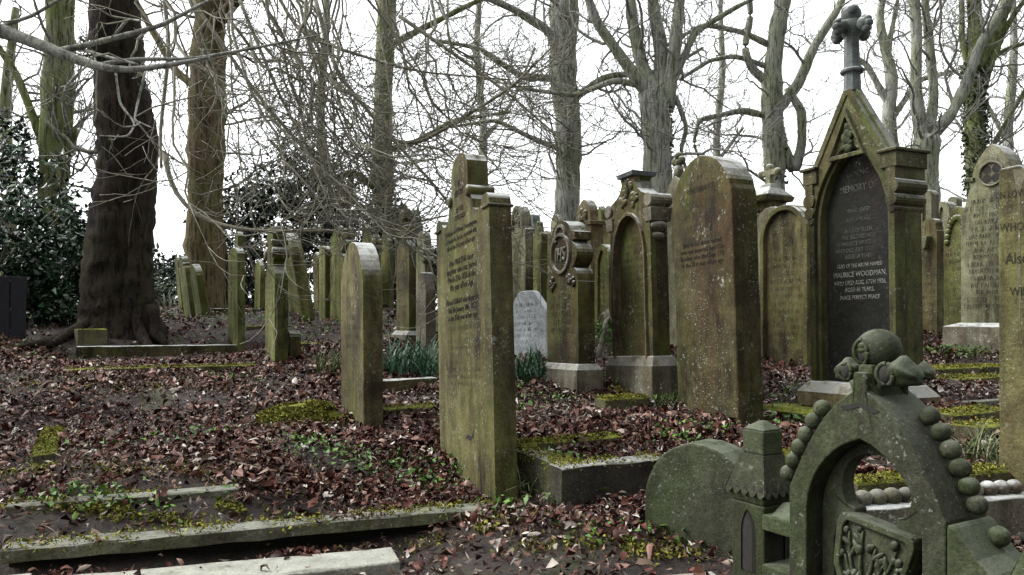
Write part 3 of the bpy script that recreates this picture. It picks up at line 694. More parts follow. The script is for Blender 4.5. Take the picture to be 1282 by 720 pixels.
# right hand back rows
far('round headstone with a moulded rim peeping over the right shoulder of the tall memorial', 1150, 1168, 1176, 410, 237, 9.4, lambda W, H: o_round(W, H), 'pale', 60, 0, 1, GR['right'], mould=True)
far('smaller round rimmed headstone, second to the right of the tall memorial', 1171, 1190, 1199, 410, 252, 9.8, lambda W, H: o_round(W, H), 'pale', 60, 6, 2, GR['right'], mould=True)
far('plain round headstone farthest back between the small rimmed one and the quatrefoil one', 1186, 1198, 1205, 402, 246, 11.5, lambda W, H: o_round(W, H), 'pale', 60, 0, 2, GR['right'])
o, W, T, H = far('headstone with a rounded tab and a hanging bracket, right behind the tall memorial', 1153, 1173, 1182, 418, 273, 8.4, lambda W, H: o_shoulder(W, H, .7, .9), 'olive', 60, 9, 3, GR['right'])
bm = bmesh.new(); taper_box(bm, H * .74, H * .84, .02, -.05, .03, .07, -.09, .05, cx=-W * .2); obj('bracket', bm, 'pale', o, .004)
o, W, T, H = far('headstone with a carved arch of leaves just left of the quatrefoil headstone', 1181, 1216, 1228, 440, 258, 7.9, lambda W, H: mir([(W / 2, -.2), (W / 2, H * .70)] + arc(0, H * .70, W * .5, 12, 90, 10, H * .30)), 'green', 60, 9, 6, GR['right'])
bm = bmesh.new()
for a in range(12, 170, 11): ball(bm, (W * .38 * math.cos(R(a)), -.008, H * .70 + H * .22 * math.sin(R(a))), .032, (1, .6, 1), 8)
obj('leaf_carving', bm, 'green', o, smooth=True)
bm = bmesh.new()
for zz in (.33, .38, .78, .83): taper_box(bm, H * zz, H * zz + .03, .05, -.05, .03, .06, -.06, .03, cx=W * .40)
taper_box(bm, H * .38, H * .78, .03, -.035, .02, .03, -.035, .02, cx=W * .40); pieces('shaft', bm, 'pale', o, .004)
# quatrefoil stone
o, W, T, H = place('headstone', 'large lettered headstone with pointed head, pierced quatrefoil and stepped shoulders on flaked plinth', 'headstone', 1203, 1283, 1300, 440, 180, 7.3, 62)
h = W / 2
half = [(h, -.2), (h, H * .66), (h * .86, H * .72), (h * .70, H * .80), (h * .70, H * .845), (h * .62, H * .845)]
half = half + [p for p in o_gothic(h * 1.24, H, h * 1.1)[1:] if p[0] >= 0 and p[1] > H * .845]
slab(o, mir(half), T, 'pale', .01)
bm = bmesh.new(); foil_hole_shade(bm, (0, H * .855), h * .36, 4); obj('quatrefoil_shade', bm, 'holeshade', o)
bm = bmesh.new(); A = arc(0, H * .855, h * .40, 0, 360, 30)[:-1]; ring(bm, A, [(x * .88, H * .855 + (z - H * .855) * .88) for x, z in A], -.02, .001, True); obj('roundel', bm, 'pale', o, .004)
bm = bmesh.new()
for s in (-1, 1): taper_box(bm, H * .83, H * .85, h * .10, -.02, T + .02, h * .12, -.03, T + .03, cx=s * h * .66)
pieces('shoulder_cap', bm, 'pale', o, .004)
worn(o, W * .9, H * .74, 16, .07, mat='ink', seed=60, h=.045); plinth(o, W, T, .27, .12, 'lichen', slope=.04)
# right edge stone
o, W, T, H = place('headstone', 'tall olive headstone with a pale drip stain, cut off by the right picture edge', 'headstone', 1250, 1345, 1372, 640, 203, 3.6, 60)
h = W / 2
slab(o, jitter([(h, -.2), (h, H * .96), (h * .6, H * .985), (h * .1, H * .99), (-h * .3, H * .985), (-h * .45, H), (-h, H * 1.0), (-h, -.2)], .004), T, 'olive', .01)
bm = bmesh.new(); q = [(-h * .6, H * .99), (-h * .2, H * .985), (-h * .38, H * .92), (-h * .40, H * .8), (-h * .36, H * .62), (-h * .42, H * .5), (-h * .44, H * .66), (-h * .45, H * .9)]
bm.faces.new([bm.verts.new((x, -.0012, z)) for x, z in q]); obj('lichen_streak', bm, 'lichen', o)
text('IN LOVING MEMORY OF', .05, 'inkfaint', o, (.02, -.003, H * .93), sx=.7); text('MARY\nWHO DIED THE', .06, 'inkfaint', o, (0, -.003, H * .87), sx=.75)
text('Also SARAH', .08, 'inkfaint', o, (.02, -.003, H * .745), sx=.75); text('WIFE OF THE', .06, 'inkfaint', o, (.02, -.003, H * .64), sx=.75); text('24th', .06, 'inkfaint', o, (-.02, -.003, H * .575), sx=.8)

# ------------------------------------------------------------------ tall gabled memorial
o, W, T, H = place('gabled_memorial', 'tall gabled memorial with a black arched inscription panel, a fleur finial and step', 'memorial', 1016, 1124, 1158, 545, 4, 5.0, 65, roll=1.0)
h = W / 2; gz = H * .79; ez = H * .615                     # gable point, eaves
px = H / 541.0
out = mir([(h, 0.0), (h, ez), (h * .80, ez + .02), (0, gz)])
archp = [(h * .87, .30)] + [(x, z) for x, z in o_gothic(W * .87, ez + .18, W * .78, z0=.3)][1:-1] + [(-h * .87, .30)]
slab(o, mir([(h, 0.0), (h, ez), (h * .5, ez + .01), (0, ez + .012)]), T, 'memorial', .006, y0=.10, jit=.001)
slab(o, mir([(h * .74, ez + .013), (0, gz - .03)]), .14, 'memorial', .004, y0=.10, jit=.001, name='gable_back')
bm = bmesh.new(); ring(bm, resample(out, 81), resample(archp, 81), 0, .102); obj('arched_frame', bm, 'memorial', o, .006)
bm = bmesh.new(); a2 = resample(archp, 61); i2 = [(x * .91, z if z < ez - .3 else ez - .3 + (z - ez + .3) * .94) for x, z in a2]; ring(bm, a2, i2, .03, .11); obj('arch_moulding', bm, 'memorial', o, .006)
bm = bmesh.new(); i3 = [(x * .99, z) for x, z in i2]; bm.faces.new([bm.verts.new((x, .094, z)) for x, z in i3]); obj('inscription_panel', bm, 'panel', o)
y = .0915
text('IN\nLOVING', .052, 'leadfaint', o, (0, y, 1.875), line=1.25); text('MEMORY OF', .07, 'leadfaint', o, (0, y, 1.715), sx=.8)
text('WHO DIED', .045, 'leadfaint', o, (0, y, 1.545), sx=.85); text('AGED YEARS', .045, 'leadfaint', o, (0, y, 1.48), sx=.8)
text('ALICE OF ELLEN,\nTHE BELOVED WIFE\nOF MAURICE WOODMAN,\nWHO DIED JULY 12TH 1912,\nAGED 68 YEARS.', .045, 'leadfaint', o, (0, y, 1.405), line=1.02, sx=.72)
text('ALSO OF THE ABOVE NAMED', .040, 'lead', o, (0, y, 1.155), sx=.72); text('MAURICE WOODMAN,', .054, 'lead', o, (0, y, 1.10), sx=.80)
text('WHO DIED AUG. 17TH 1926,\nAGED 86 YEARS.', .044, 'lead', o, (0, y, 1.035), sx=.78, line=1.12); text('PEACE PERFECT PEACE', .042, 'lead', o, (0, y, .93), sx=.78)
# sloping copings, kneelers, corbels
L = math.hypot(h * .8, gz - ez); an = math.atan2(gz - ez - .02, h * .80)
bm = bmesh.new()
for s in (-1, 1):
    rot = Matrix.Rotation(s * an, 3, 'Y'); nx = Vector((s * math.sin(an), 0, math.cos(an)))
    mid = Vector((s * h * .41, .055, (gz + ez) / 2 + .02))
    box(bm, mid + nx * .010, (L * 1.01, .13, .045), rot); box(bm, mid + nx * .036, (L * .98, .06, .03), rot)
pieces('gable_coping', bm, 'memorial', o, .006)
bm = bmesh.new()
for s in (-1, 1):
    box(bm, (s * (h * .92), T / 2, ez - .015), (h * .36, T + .04, .10)); box(bm, (s * (h * .93), T / 2, ez + .048), (h * .42, T + .08, .022))
pieces('kneeler', bm, 'memorial', o, .006)
bm = bmesh.new()
for s in (-1, 1):
    box(bm, (s * h * .96, T / 2, ez - .10), (h * .20, T + .03, .075)); roll_bar(bm, (s * h * .97, T / 2, ez - .185), .054, T + .03); roll_bar(bm, (s * h * .96, T / 2, ez - .275), .044, T + .03); roll_bar(bm, (s * h * .94, T / 2, ez - .335), .028, T + .02)
pieces('corbel', bm, 'memorial', o, .004)
bm = bmesh.new(); tri = [(-h * .36, gz - .42), (0, gz - .16), (h * .36, gz - .42)]; ring(bm, [(-h * .42, gz - .45), (0, gz - .10), (h * .42, gz - .45)], tri, -.03, .002, True); obj('gable_moulding', bm, 'memorial', o, .004)
bm = bmesh.new(); blobs(bm, 0, gz - .33, .06, .06, 14, .028, seed=70); blobs(bm, 0, gz - .25, .025, .05, 6, .022, seed=71); obj('leaf_carving', bm, 'mossy', o, smooth=True)
# finial
bm = bmesh.new(); yc = .05
bmesh.ops.create_cone(bm, cap_ends=True, segments=8, radius1=.060, radius2=.046, depth=H - gz - .10, matrix=Matrix.Translation((0, yc, (H + gz) / 2 - .03)))
obj('finial_shaft', bm, 'blue', o, .004)
tb = Tubes(); A = [(.066 * math.cos(a), yc + .066 * math.sin(a), gz + .165) for a in np.linspace(0, 2 * math.pi, 19)]; tb.add(A, .016, 6); tb.build('finial_ring', 'blue', o)
bm = bmesh.new()
def curl(bm, c, r, dirx, diry=0):
    for i in range(7):
        a = R(-60 + i * 45); rr = r * (1 - .07 * i)
        ball(bm, (c[0] + dirx * rr * .55 * math.cos(a), c[1] + diry * rr * .55 * math.cos(a), c[2] + rr * .6 * math.sin(a)), rr * .5, (1, 1, .9), 8)
for dx, dy in ((1, 0), (-1, 0), (0, -1), (0, 1)): curl(bm, (.105 * dx, yc + .105 * dy, H - .15), .072, dx, dy); ball(bm, (.105 * dx, yc + .105 * dy, H - .155), .05, (1, 1, 1), 10)
ball(bm, (0, yc, H - .06), .07, (1, 1, 1), 12); ball(bm, (-.03, yc, H - .015), .045, (1, 1, .8), 8); ball(bm, (.04, yc - .03, H - .04), .045, (1, 1, .9), 8); ball(bm, (0, yc, H - .15), .075, (1, 1, 1.2), 10)
obj('fleur_finial', bm, 'blue', o, smooth=True)
bm = bmesh.new(); taper_box(bm, .13, .235, h + .07, -.07, T + .07, h + .07, -.07, T + .07); taper_box(bm, .235, .31, h + .07, -.07, T + .07, h + .012, -.012, T + .012)
bmesh.ops.remove_doubles(bm, verts=bm.verts[:], dist=1e-5); obj('plinth', bm, 'brown', o, .006)
bm = bmesh.new(); taper_box(bm, -.3, .085, h + .30, -.24, T + .26, h + .30, -.24, T + .26); taper_box(bm, .085, .125, h + .32, -.26, T + .28, h + .28, -.22, T + .24); obj('step', bm, 'mosskerb', o, .012)

# ------------------------------------------------------------------ ball studded gable of a grave surround, nearest on the right
TG = 60.0
o, W, T, H = place('grave_surround', 'dark green gothic gable studded with stone balls, with pinnacle and carved shield, closest right', 'grave surround', 988, 1184, 1236, 792, 408, 2.30, TG, ctrl=False)
H = .96; gb = o
h = W / 2; ap = .712; sp = .33; oa = .54; bd = .0315
def gab(k, dz=0):  # outline from the joint up to the apex, swept inwards near the top
    R_ = [(h * k, 0), (h * k, sp)]
    for i in range(1, 15):
        t = i / 15; x = h * k * (1 - t) ** .94; z = sp + (ap - sp) * (t ** .96) + .058 * math.sin(t * math.pi) 
        R_.append((x, z + dz))
    R_ += [(.028, ap + .05 + dz)]
    return mir(R_)
a1 = [(h * .74, 0)] + o_gothic(W * .74, oa, W * .50, z0=0, n=16)[1:-1] + [(-h * .74, 0)]
bm = bmesh.new(); ring(bm, resample(gab(1), 81), resample(a1, 81), 0, T); obj('gable', bm, 'mossy', o, .012)
# recessed inner arch with trefoil cusps
lobes = [(h * .56, 0), (h * .56, .16), (h * .50, .205), (h * .40, .235), (h * .26, .245), (h * .26, .285), (h * .38, .29)]
lobes = lobes + arc(h * .04, .36, h * .40, -25, 76, 10, .12) + [(0, .482)]
inner = mir([(x, z) for x, z in lobes])
o2 = [(h * .74, 0)] + o_gothic(W * .74, oa, W * .50, z0=0, n=16)[1:-1] + [(-h * .74, 0)]
bm = bmesh.new(); ring(bm, resample([(x * .995, z - .002) for x, z in o2], 81), resample(inner, 81), T * .36, T * .66); obj('trefoil_tracery', bm, 'mossy', o, .008)
bm = bmesh.new()
for s in (-1, 1):
    pts = [(s * .075, ap - .072), (0, ap - .048), (s * .0, ap - .064), (s * .05, ap - .082)]; bm.faces.new([bm.verts.new((x, -.002 - .0006 * (s > 0), z)) for x, z in pts])
obj('carved_chevron_shade', bm, 'holeshade', o)
# moulded lip under the gable crown
pr = gab(1); right = [p for p in pr if p[0] > .05 and p[1] > sp + .005]
rs = resample([(h, sp - .0)] + right, 200); d = 0; 
def along(s, pitch=.076):
    q = resample([(h * 1.0, sp + .005)] + right[:-1], 200); acc = np.r_[0, np.cumsum([math.dist(q[i], q[i + 1]) for i in range(199)])]; t = .022
    while t < acc[-1] - .03:
        i = min(max(int(np.searchsorted(acc, t)), 1), 198); tx, tz = q[i + 1][0] - q[i - 1][0], q[i + 1][1] - q[i - 1][1]; l = math.hypot(tx, tz); nx, nz = tz / l, -tx / l
        yield (s * (q[i][0] + nx * (.030 if s > 0 else .036)), q[i][1] + nz * (.030 if s > 0 else .036)); t += pitch
for s in (1, -1):
    for x, z in along(s, .0585 if s > 0 else .057):
        bm = bmesh.new(); ball(bm, (0, 0, 0), bd * random.uniform(.95, 1.04), (1, 1, random.uniform(.96, 1.02)), 24)
        k_ = obj('ball', bm, 'mossy', o, smooth=True); k_.location = (x, T * (.62 if s > 0 else .10), z); k_.rotation_euler = (random.random(), random.random(), random.random())
bm = bmesh.new(); ball(bm, (0, 0, 0), bd, (1, 1, 1), 24); k_ = obj('ball', bm, 'mossy', o, smooth=True); k_.location = (h + .075, T * .66, .285)
# finial: stem, curled leaf crockets and a ball bud
bm = bmesh.new(); ym = T * .45
prism(bm, mir([(.085, ap - .075), (.048, ap - .035), (.030, ap + .01), (.026, ap + .075)]), T * .12, T * .78); obj('finial_stem', bm, 'mossy', o, .008)
def scroll(cx, cz, r, s, y0, y1, th=.013):
    """curled leaf: a thick spiral ribbon running through the depth of the gable"""
    n = 26; A = []
    for i in range(n + 1):
        t = i / n; a = R(200 - 330 * t) ; rr = r * (1 - .42 * t); A.append((math.cos(a) * rr, math.sin(a) * rr, th * (1 - .35 * t)))
    lead = [(-r * .95, -r * 2.2, th), (-r * 1.02, -r * 1.2, th)]
    A = lead + A; O, I = [], []
    for k, (x, z, w_) in enumerate(A):
        p0, p1 = A[max(0, k - 1)], A[min(len(A) - 1, k + 1)]; tx, tz = p1[0] - p0[0], p1[1] - p0[1]; l = math.hypot(tx, tz) or 1
        O.append((x - tz / l * w_, z + tx / l * w_)); I.append((x + tz / l * w_, z - tx / l * w_))
    bm = bmesh.new(); ys = np.linspace(y0, y1, 7); rows = []
    for m_, y in enumerate(ys):
        f = 1.08 - .42 * (m_ / 6) + .05 * math.sin(m_ * 2.4)
        rows.append([bm.verts.new((cx + s * x * f, y, cz + z * f)) for x, z in O + I[::-1]])
    nn = len(rows[0])
    for m_ in range(6):
        for k in range(nn): bm.faces.new((rows[m_][k], rows[m_][(k + 1) % nn], rows[m_ + 1][(k + 1) % nn], rows[m_ + 1][k]))
    q = len(O)
    for row in (rows[0], rows[-1]):
        for k in range(q - 1): bm.faces.new((row[k], row[k + 1], row[nn - 2 - k], row[nn - 1 - k]))
    return bm
for s, y_, sc_ in ((1, T * .42, 1.0), (-1, T * .30, .78), (1, T * .94, .6), (-1, T * .9, .55)):
    cc = Vector((s * .088, y_, ap + .050)); bm = bmesh.new()
    ball(bm, (0, 0, 0), 1, (1, 1, 1), 26)
    for vv in bm.verts:                                    # a leaf curled over on itself: lobed, creased and drooping outwards
        q = vv.co.copy(); out_ = q.x * s
        vv.co = Vector((q.x * .062, q.y * .066, q.z * .046 - .016 * max(0, out_) ** 2 + .010 * math.sin(out_ * 5 + 1) * max(0, q.z)))
        vv.co *= sc_ * (1 + .07 * math.sin(math.atan2(q.z, q.y) * 5) * (out_ > -.2) + .05 * mnoise.noise(q * 2.5 + cc * 9))
        vv.co += cc
    obj('curled_leaf', bm, 'mossy', o, smooth=True)
    bm = bmesh.new(); hc = cc + Vector((-s * .022, -.050, -.004)) * sc_; ball(bm, hc, .030 * sc_, (.85, .55, 1.05), 14); obj('leaf_hollow_shade', bm, 'holeshade', o, smooth=True)
    tb = Tubes(); tb.add([(hc.x + .029 * sc_ * math.cos(t_), hc.y - .006 * sc_ - .004 * math.cos(2 * t_), hc.z + .036 * sc_ * math.sin(t_)) for t_ in np.linspace(0, 2 * math.pi, 20)], .0075 * sc_, 7); tb.build('leaf_rim', 'mossy', o)
    tb = Tubes(); tb.add([(s * .03, y_ - .03 * sc_, ap - .05), (s * .036, y_ - .045 * sc_, ap - .005), (s * .05, y_ - .055 * sc_, ap + .02)], (.017, .014, .008), 8); tb.build('leaf_stalk', 'mossy', o)
bm = bmesh.new(); fb = Vector((0, ym, ap + .125)); ball(bm, fb, .073, (1, 1, .95), 30)
for vv in bm.verts:
    d_ = vv.co - fb; a_ = math.atan2(d_.y, d_.x); vv.co = fb + d_ * (1 - .035 * max(0, math.cos(a_ * 6)) ** 6 * (1 - abs(d_.z) / .09))
obj('finial_ball', bm, 'mossy', o, smooth=True)
tb = Tubes(); tb.add([(-.018 + .026 * math.cos(a), ym - .064 - .006 * math.cos(2 * a), ap + .118 + .042 * math.sin(a)) for a in np.linspace(0, 2 * math.pi, 22)], .007, 7); tb.build('bud_rim', 'mossy', o)
bm = bmesh.new(); ball(bm, (-.018, ym - .056, ap + .118), .026, (1, .5, 1.5), 14); obj('bud_hollow_shade', bm, 'holeshade', o, smooth=True)
bm = bmesh.new(); ball(bm, (-.016, ym - .066, ap + .136), .015, (1.1, .6, .8), 10); ball(bm, (-.016, ym - .069, ap + .122), .011, (1.6, .6, .7), 10); obj('bud_seed', bm, 'mossy', o, smooth=True)
# carved shield leaning in the opening
sh_ = bpy.data.objects.new('shield', None); 
bm = bmesh.new(); pts = [(-.19, .34), (.13, .34), (.145, .30), (.125, .12), (.05, .0), (-.05, -.04), (-.11, .0), (-.185, .12), (-.205, .30)]
prism(bm, pts, -.035, .06); bpy.data.objects.remove(sh_)
sh_ = obj('shield', bm, 'mossy', o, .008); sh_.scale = (.80, 1, .80); sh_.location = (.035, .035, -.012); sh_.rotation_euler = (R(-8), R(7), 0)
bm = bmesh.new(); ringo = resample(pts + [pts[0]], 60)[:-1]; ring(bm, ringo, [(x * .84 - .003, .16 + (z - .16) * .84) for x, z in ringo], -.055, -.034, True); obj('shield_rim', bm, 'mossy', sh_, .005)
tb = Tubes()
def frond(x0, z0, x1, z1, bend): return [(x0 + (x1 - x0) * t + bend * math.sin(t * math.pi), -.04, z0 + (z1 - z0) * t) for t in np.linspace(0, 1, 9)]
q__ = random.Random(8); tips = [(-.15, .27, -.02), (-.09, .29, -.01), (-.02, .24, .0), (.07, .28, .02), (.10, .22, .02), (-.15, .17, -.01), (.09, .12, .02), (.03, .20, 0), (-.10, .10, 0)]
for a_, b_, c_ in tips: tb.add(frond(-.03, .0, a_, b_, c_), np.linspace(.011, .005, 9), 6)
tb.build('carved_stems', 'mossy', sh_)
q_ = random.Random(5)
for a_, b_, c_ in tips:
    for k in range(2):
        t_ = q_.uniform(.35, .9); sd = q_.choice((-1, 1)); bm = bmesh.new(); an_ = math.atan2(a_ + .03, b_) + sd * .7
        ball(bm, (0, 0, 0), 1, (.011, .011, .034), 12); k_ = obj('carved_leaf', bm, 'mossy', sh_, smooth=True)
        k_.location = (-.03 + (a_ + .03) * t_ + c_ * math.sin(t_ * math.pi) + sd * .018, -.040, b_ * t_ + .012); k_.rotation_euler = (0, an_, 0)
bm = bmesh.new()
for a_, b_, c_ in tips: 
    for k in range(2): ball(bm, (a_ * (1 - .3 * k) - .012 + .03 * k, -.043, b_ - .06 * k), q__.uniform(.013, .021), (.85, .6, 1.05), 12)
pieces('carved_fruit', bm, 'mossy', sh_, smooth=True, gap=0)
# joint pieces either side below the gable
bm = bmesh.new()
prism(bm, [(h, 0), (h, sp - .006), (h + .02, sp - .006), (h + .09, .24), (h + .14, .20), (h + .14, 0)], 0.0, T)
obj('shoulder_block', bm, 'mossy', o, .01)
def pinnacle(cx, cy, top, s=1.0):
    pin = obj('pinnacle', (lambda bm: (taper_box(bm, -.1, top - .26, .083, cy - .083, cy + .083, .083, cy - .083, cy + .083, cx=cx), taper_box(bm, top - .26, top - .22, .083, cy - .083, cy + .083, .094, cy - .094, cy + .094, cx=cx), bm)[-1])(bmesh.new()), 'mossy', o, .008)
    bm = bmesh.new(); n = 5
    for k in range(4):
        rot = Matrix.Rotation(k * math.pi / 2, 4, 'Z') @ Matrix.Identity(4)
        base = Vector((cx, cy, 0))
        prof = [(-.103, top - .205)]
        for i in range(n):
            xa = -.103 + .206 * i / n
            prof += [(xa + .206 / n * t, top - .205 - .022 * math.sin(math.pi * t)) for t in (.2, .4, .6, .8, 1.0)]
        prof += [(.056, top - .07), (-.056, top - .07)]
        vs = []
        for x, z in prof:
            t = (z - (top - .227)) / .157; d = -(.106 - .048 * max(0, t))
            v = rot @ Vector((x, d, 0)); vs.append(bm.verts.new((cx + v.x, cy + v.y, z)))
        bm.faces.new(vs)
    taper_box(bm, top - .22, top - .07, .097, cy - .097, cy + .097, .0545, cy - .0545, cy + .0545, cx=cx)
    obj('scalloped_cap', bm, 'mossy', pin)
    bm = bmesh.new()
    for k in range(4):
        rot = Matrix.Rotation(k * math.pi / 2, 4, 'Z')
        for i in range(n):
            x = -.103 + .206 * (i + .5) / n
            for (dx, dz, rr) in ((0, .018, .0065), (-.006, .008, .005), (.006, .008, .005)):
                pts = arc(x * .95 + dx, top - .205 + dz, rr, 0, 330, 9)
                vs = []
                for px_, pz_ in pts:
                    t = (pz_ - (top - .227)) / .157; v = rot @ Vector((px_, -(.1072 - .048 * t) - .0004 * (dx < 0) - .0008 * (dx > 0), 0)); vs.append(bm.verts.new((cx + v.x, cy + v.y, pz_)))
                bm.faces.new(vs)
    obj('pierced_holes_shade', bm, 'holeshade', pin)
    bm = bmesh.new(); taper_box(bm, top - .07, top + .025, .0545, cy - .0545, cy + .0545, .0545, cy - .0545, cy + .0545, cx=cx); taper_box(bm, top + .026, top + .06, .056, cy - .056, cy + .056, .012, cy - .012, cy + .012, cx=cx)
    obj('cap_block', bm, 'mossy', pin, .007)
    bm = bmesh.new()
    for k in range(4):
        rot = Matrix.Rotation(k * math.pi / 2, 4, 'Z')
        for w_, dpt in ((.078, .0845), (.052, .0865)):
            a_ = [(x, z) for x, z in o_gothic(w_, top - .285, w_ * 1.1, z0=-.05)]
            if w_ == .078:
                A = resample(a_, 31); B = [(x * .72, z - .0) for x, z in A]
                for i in range(30):
                    bm.faces.new([bm.verts.new((cx + (rot @ Vector((q[0], -dpt - e, 0))).x, cy + (rot @ Vector((q[0], -dpt - e, 0))).y, q[1])) for q, e in ((A[i], 0), (A[i + 1], 0), (B[i + 1], .006), (B[i], .006))])
            else: 
                vs = [bm.verts.new((cx + (rot @ Vector((x, -dpt + .0015, 0))).x, cy + (rot @ Vector((x, -dpt + .0015, 0))).y, z)) for x, z in a_]; bm.faces.new(vs)
    obj('lancet_shade', bm, 'holeshade', pin)
    return pin
pinnacle(-h - .235, T * .55, .475)
pinnacle(h + .26, T * .55, .40)
bm = bmesh.new()
prism(bm, [(-h - .155, .13), (-h + .005, .13), (-h + .005, .19), (-h - .155, .19)], .03, T - .03)
taper_box(bm, .19, .235, .062, .03, T - .03, .062, T * .45, T * .55, cx=-h - .055)
prism(bm, [(-h - .155, -.1), (-h - .005, -.1), (-h - .005, .0), (-h - .155, .0)], .03, T - .03)
pieces('link_rail', bm, 'mossy', o, .006)

# far side of that grave: low kerb carrying a row of balls
def kerb(name, label, u, v, Y, axis, length, width, height, mat, group=None, moss=0, bev=.012, tilt=0.0, cat='kerb', over=0):
    """one kerb stone: its near top edge starts at photo point (u, v) and runs along the graves ('e') or along the stones ('w')"""
    s, c = math.sin(R(TH)), math.cos(R(TH))
    d = {'e': Vector((s, c, 0)), '-e': Vector((-s, -c, 0)), 'w': Vector((c, -s, 0)), '-w': Vector((-c, s, 0))}[axis] if isinstance(axis, str) else Vector((math.cos(R(axis)), math.sin(R(axis)), 0))
    p = P(u, v, Y); ctr = p + d * length / 2
    n = Vector((-d.y, d.x, 0)); n = n if n.y > 0 else -n          # body lies behind the near edge
    ctr = ctr + n * width / 2
    e = thing(name, label, cat, (ctr.x, ctr.y, ctr.z - height), math.atan2(d.y, d.x) if d.x > 0 else math.atan2(-d.y, -d.x), group, pitch=0)
    bm = bmesh.new(); k = max(2, int(length / .12))
    prof = [(-width / 2, -.12), (-width / 2, height - .006), (-width / 2 + .012, height), (width / 2 - .01, height), (width / 2, height - .01), (width / 2, -.12)]
    if over:
        prof[0] = (-width / 2, height - over); prof[-1] = (width / 2, height - over)
        b3 = bmesh.new(); box(b3, (0, .05, (height - over) / 2 - .08), (length * .99, width - .06, height - over + .155)); obj('footing_shade', b3, 'panel', e, .006)  # near black footing: shadow of the undercut put into its colour
    rows = []
    for i in range(k + 1):
        x = -length / 2 + length * i / k
        rows.append([bm.verts.new((x, y + random.uniform(-.006, .006), z + random.uniform(-.005, .004) + tilt * x)) for y, z in prof])
    for i in range(k):
        for j in range(len(prof)): jj = (j + 1) % len(prof); bm.faces.new((rows[i][j], rows[i + 1][j], rows[i + 1][jj], rows[i][jj]))
    bm.faces.new(rows[0]); bm.faces.new(rows[-1][::-1])
    obj('stone', bm, mat, e, .008)
    if moss:
        N = int(moss * length * 2600); C = np.stack([rng.uniform(-length / 2, length / 2, N), rng.uniform(-width / 2 - .012, width / 2 + .012, N), np.zeros(N)], 1)
        f = np.array([mnoise.noise(Vector((x * 5 + u, y * 5, 0))) for x, y, _ in C]); C = C[f > -.25 - .2 * moss]; N = len(C)
        C[:, 2] = height + rng.uniform(0, .022, N) - .05 * (np.abs(C[:, 1]) > width / 2 - .004) * rng.uniform(0, 1, N) + tilt * C[:, 0]
        leaves('moss', C, .017, 'mosstuft', e, tilt=.9, aspect=.6)
    blocked.append((ctr.x, ctr.y, math.atan2(d.y, d.x), length / 2 + .01, width / 2 + .01, ctr.z))
    base = ctr.z - height * .8
    for q in (-.5, 0, .5): pp = ctr + d * length * q; kerb_ctrl.append((pp.x, pp.y, base))
    return e
blocked, kerb_ctrl = [], []
def kerb2(label, ua, va, Ya, ub, vb_, Yb, width, height, mat, moss=0, group='grave kerbs', name='grave_kerb', cat='kerb', bev=.012, over=0):
    a, b = P(ua, va, Ya), P(ub, vb_, Yb); L_ = math.hypot(b.x - a.x, b.y - a.y)
    return kerb(name, label, ua, va, Ya, math.degrees(math.atan2(b.y - a.y, b.x - a.x)), L_, width, height, mat, group, moss, bev, 0, cat, over)

kerb2('long grey kerb in front of the tall lettered headstone, dark undercut face, nearest of the left kerbs', 0, 690, 3.12, 622, 641, 3.86, .14, .21, 'kerb', .22, over=.055)
kerb2('broad pale flat slab lying at the bottom edge, dry leaves on its corner', 40, 748, 2.86, 501, 703, 3.28, .24, .13, 'slab', name='grave_slab', cat='slab', group=None, over=.08)
kerb2('short end of a pale slab in the bottom left corner', -120, 752, 2.80, 26, 738, 2.93, .20, .10, 'slab', name='grave_slab', cat='slab', group=None)
kerb2('thin weathered kerb sunk in the leaf mould above the long grey one', 5, 634, 3.50, 300, 622, 3.88, .11, .028, 'kerb', .05)
kerb2('thin mossy kerb in front of the tree roots', 78, 463, 7.2, 322, 455, 8.0, .12, .07, 'mosskerb', .25)
kerb2('long raised kerb running from the big dark tree to a slim headstone', 95, 434, 9.6, 302, 427, 10.35, .2, .16, 'dark')
kerb2('short kerb crusted with yellow moss, lying end on at the far left', 40, 570, 4.5, 56, 531, 5.6, .12, .07, 'mosskerb', .6)
kerb2('small block with a dark front face and mossy top between the lettered headstone and the rounded footstone', 703, 586, 3.72, 835, 577, 3.98, .14, .26, 'soot', .30)
kerb2('kerb with a white worn end running back from the dark fronted block', 704, 584, 3.80, 643, 562, 4.3, .13, .24, 'kerb', .45)
kerb2('mossy strip of kerb among leaves behind the white worn kerb', 652, 556, 4.45, 778, 554, 4.75, .10, .08, 'mosskerb', .7)
kerb2('low mossy kerb stone right of the plain round topped headstone', 482, 512, 5.75, 548, 514, 5.95, .14, .08, 'mosskerb', .25)
kerb2('dark kerb behind the daffodil clump', 478, 476, 6.8, 548, 478, 7.1, .14, .12, 'dark')
kerb2('dark kerb far back beside the leaning headstones', 266, 386, 13.2, 392, 388, 14.2, .2, .16, 'dark')
kerb2('thin far kerb behind the slim edge on headstone', 308, 408, 11.2, 420, 408, 12.0, .12, .06, 'mosskerb')
kerb2('pale kerb line behind the small footstone', 376, 430, 9.2, 428, 430, 9.5, .12, .06, 'mosskerb', .2)
kerb2('dark kerb under the blade shaped headstone', 440, 380, 13.0, 500, 378, 13.4, .3, .18, 'dark')
kerb2('mossy kerb crossing in front of the rounded footstone and pinnacle', 880, 582, 3.9, 1010, 578, 4.2, .12, .08, 'mosskerb', .6)
kerb2('mossy kerb seen through the opening of the ball studded gable', 1075, 606, 3.45, 1265, 600, 3.75, .12, .10, 'mosskerb', .7)
kerb2('upper mossy slab at the foot of the white flaked plinth', 1168, 462, 6.4, 1262, 456, 6.8, .22, .09, 'mosskerb', .5)
kerb2('second mossy slab below the white flaked plinth', 1192, 475, 5.9, 1264, 470, 6.2, .2, .09, 'mosskerb', .5)
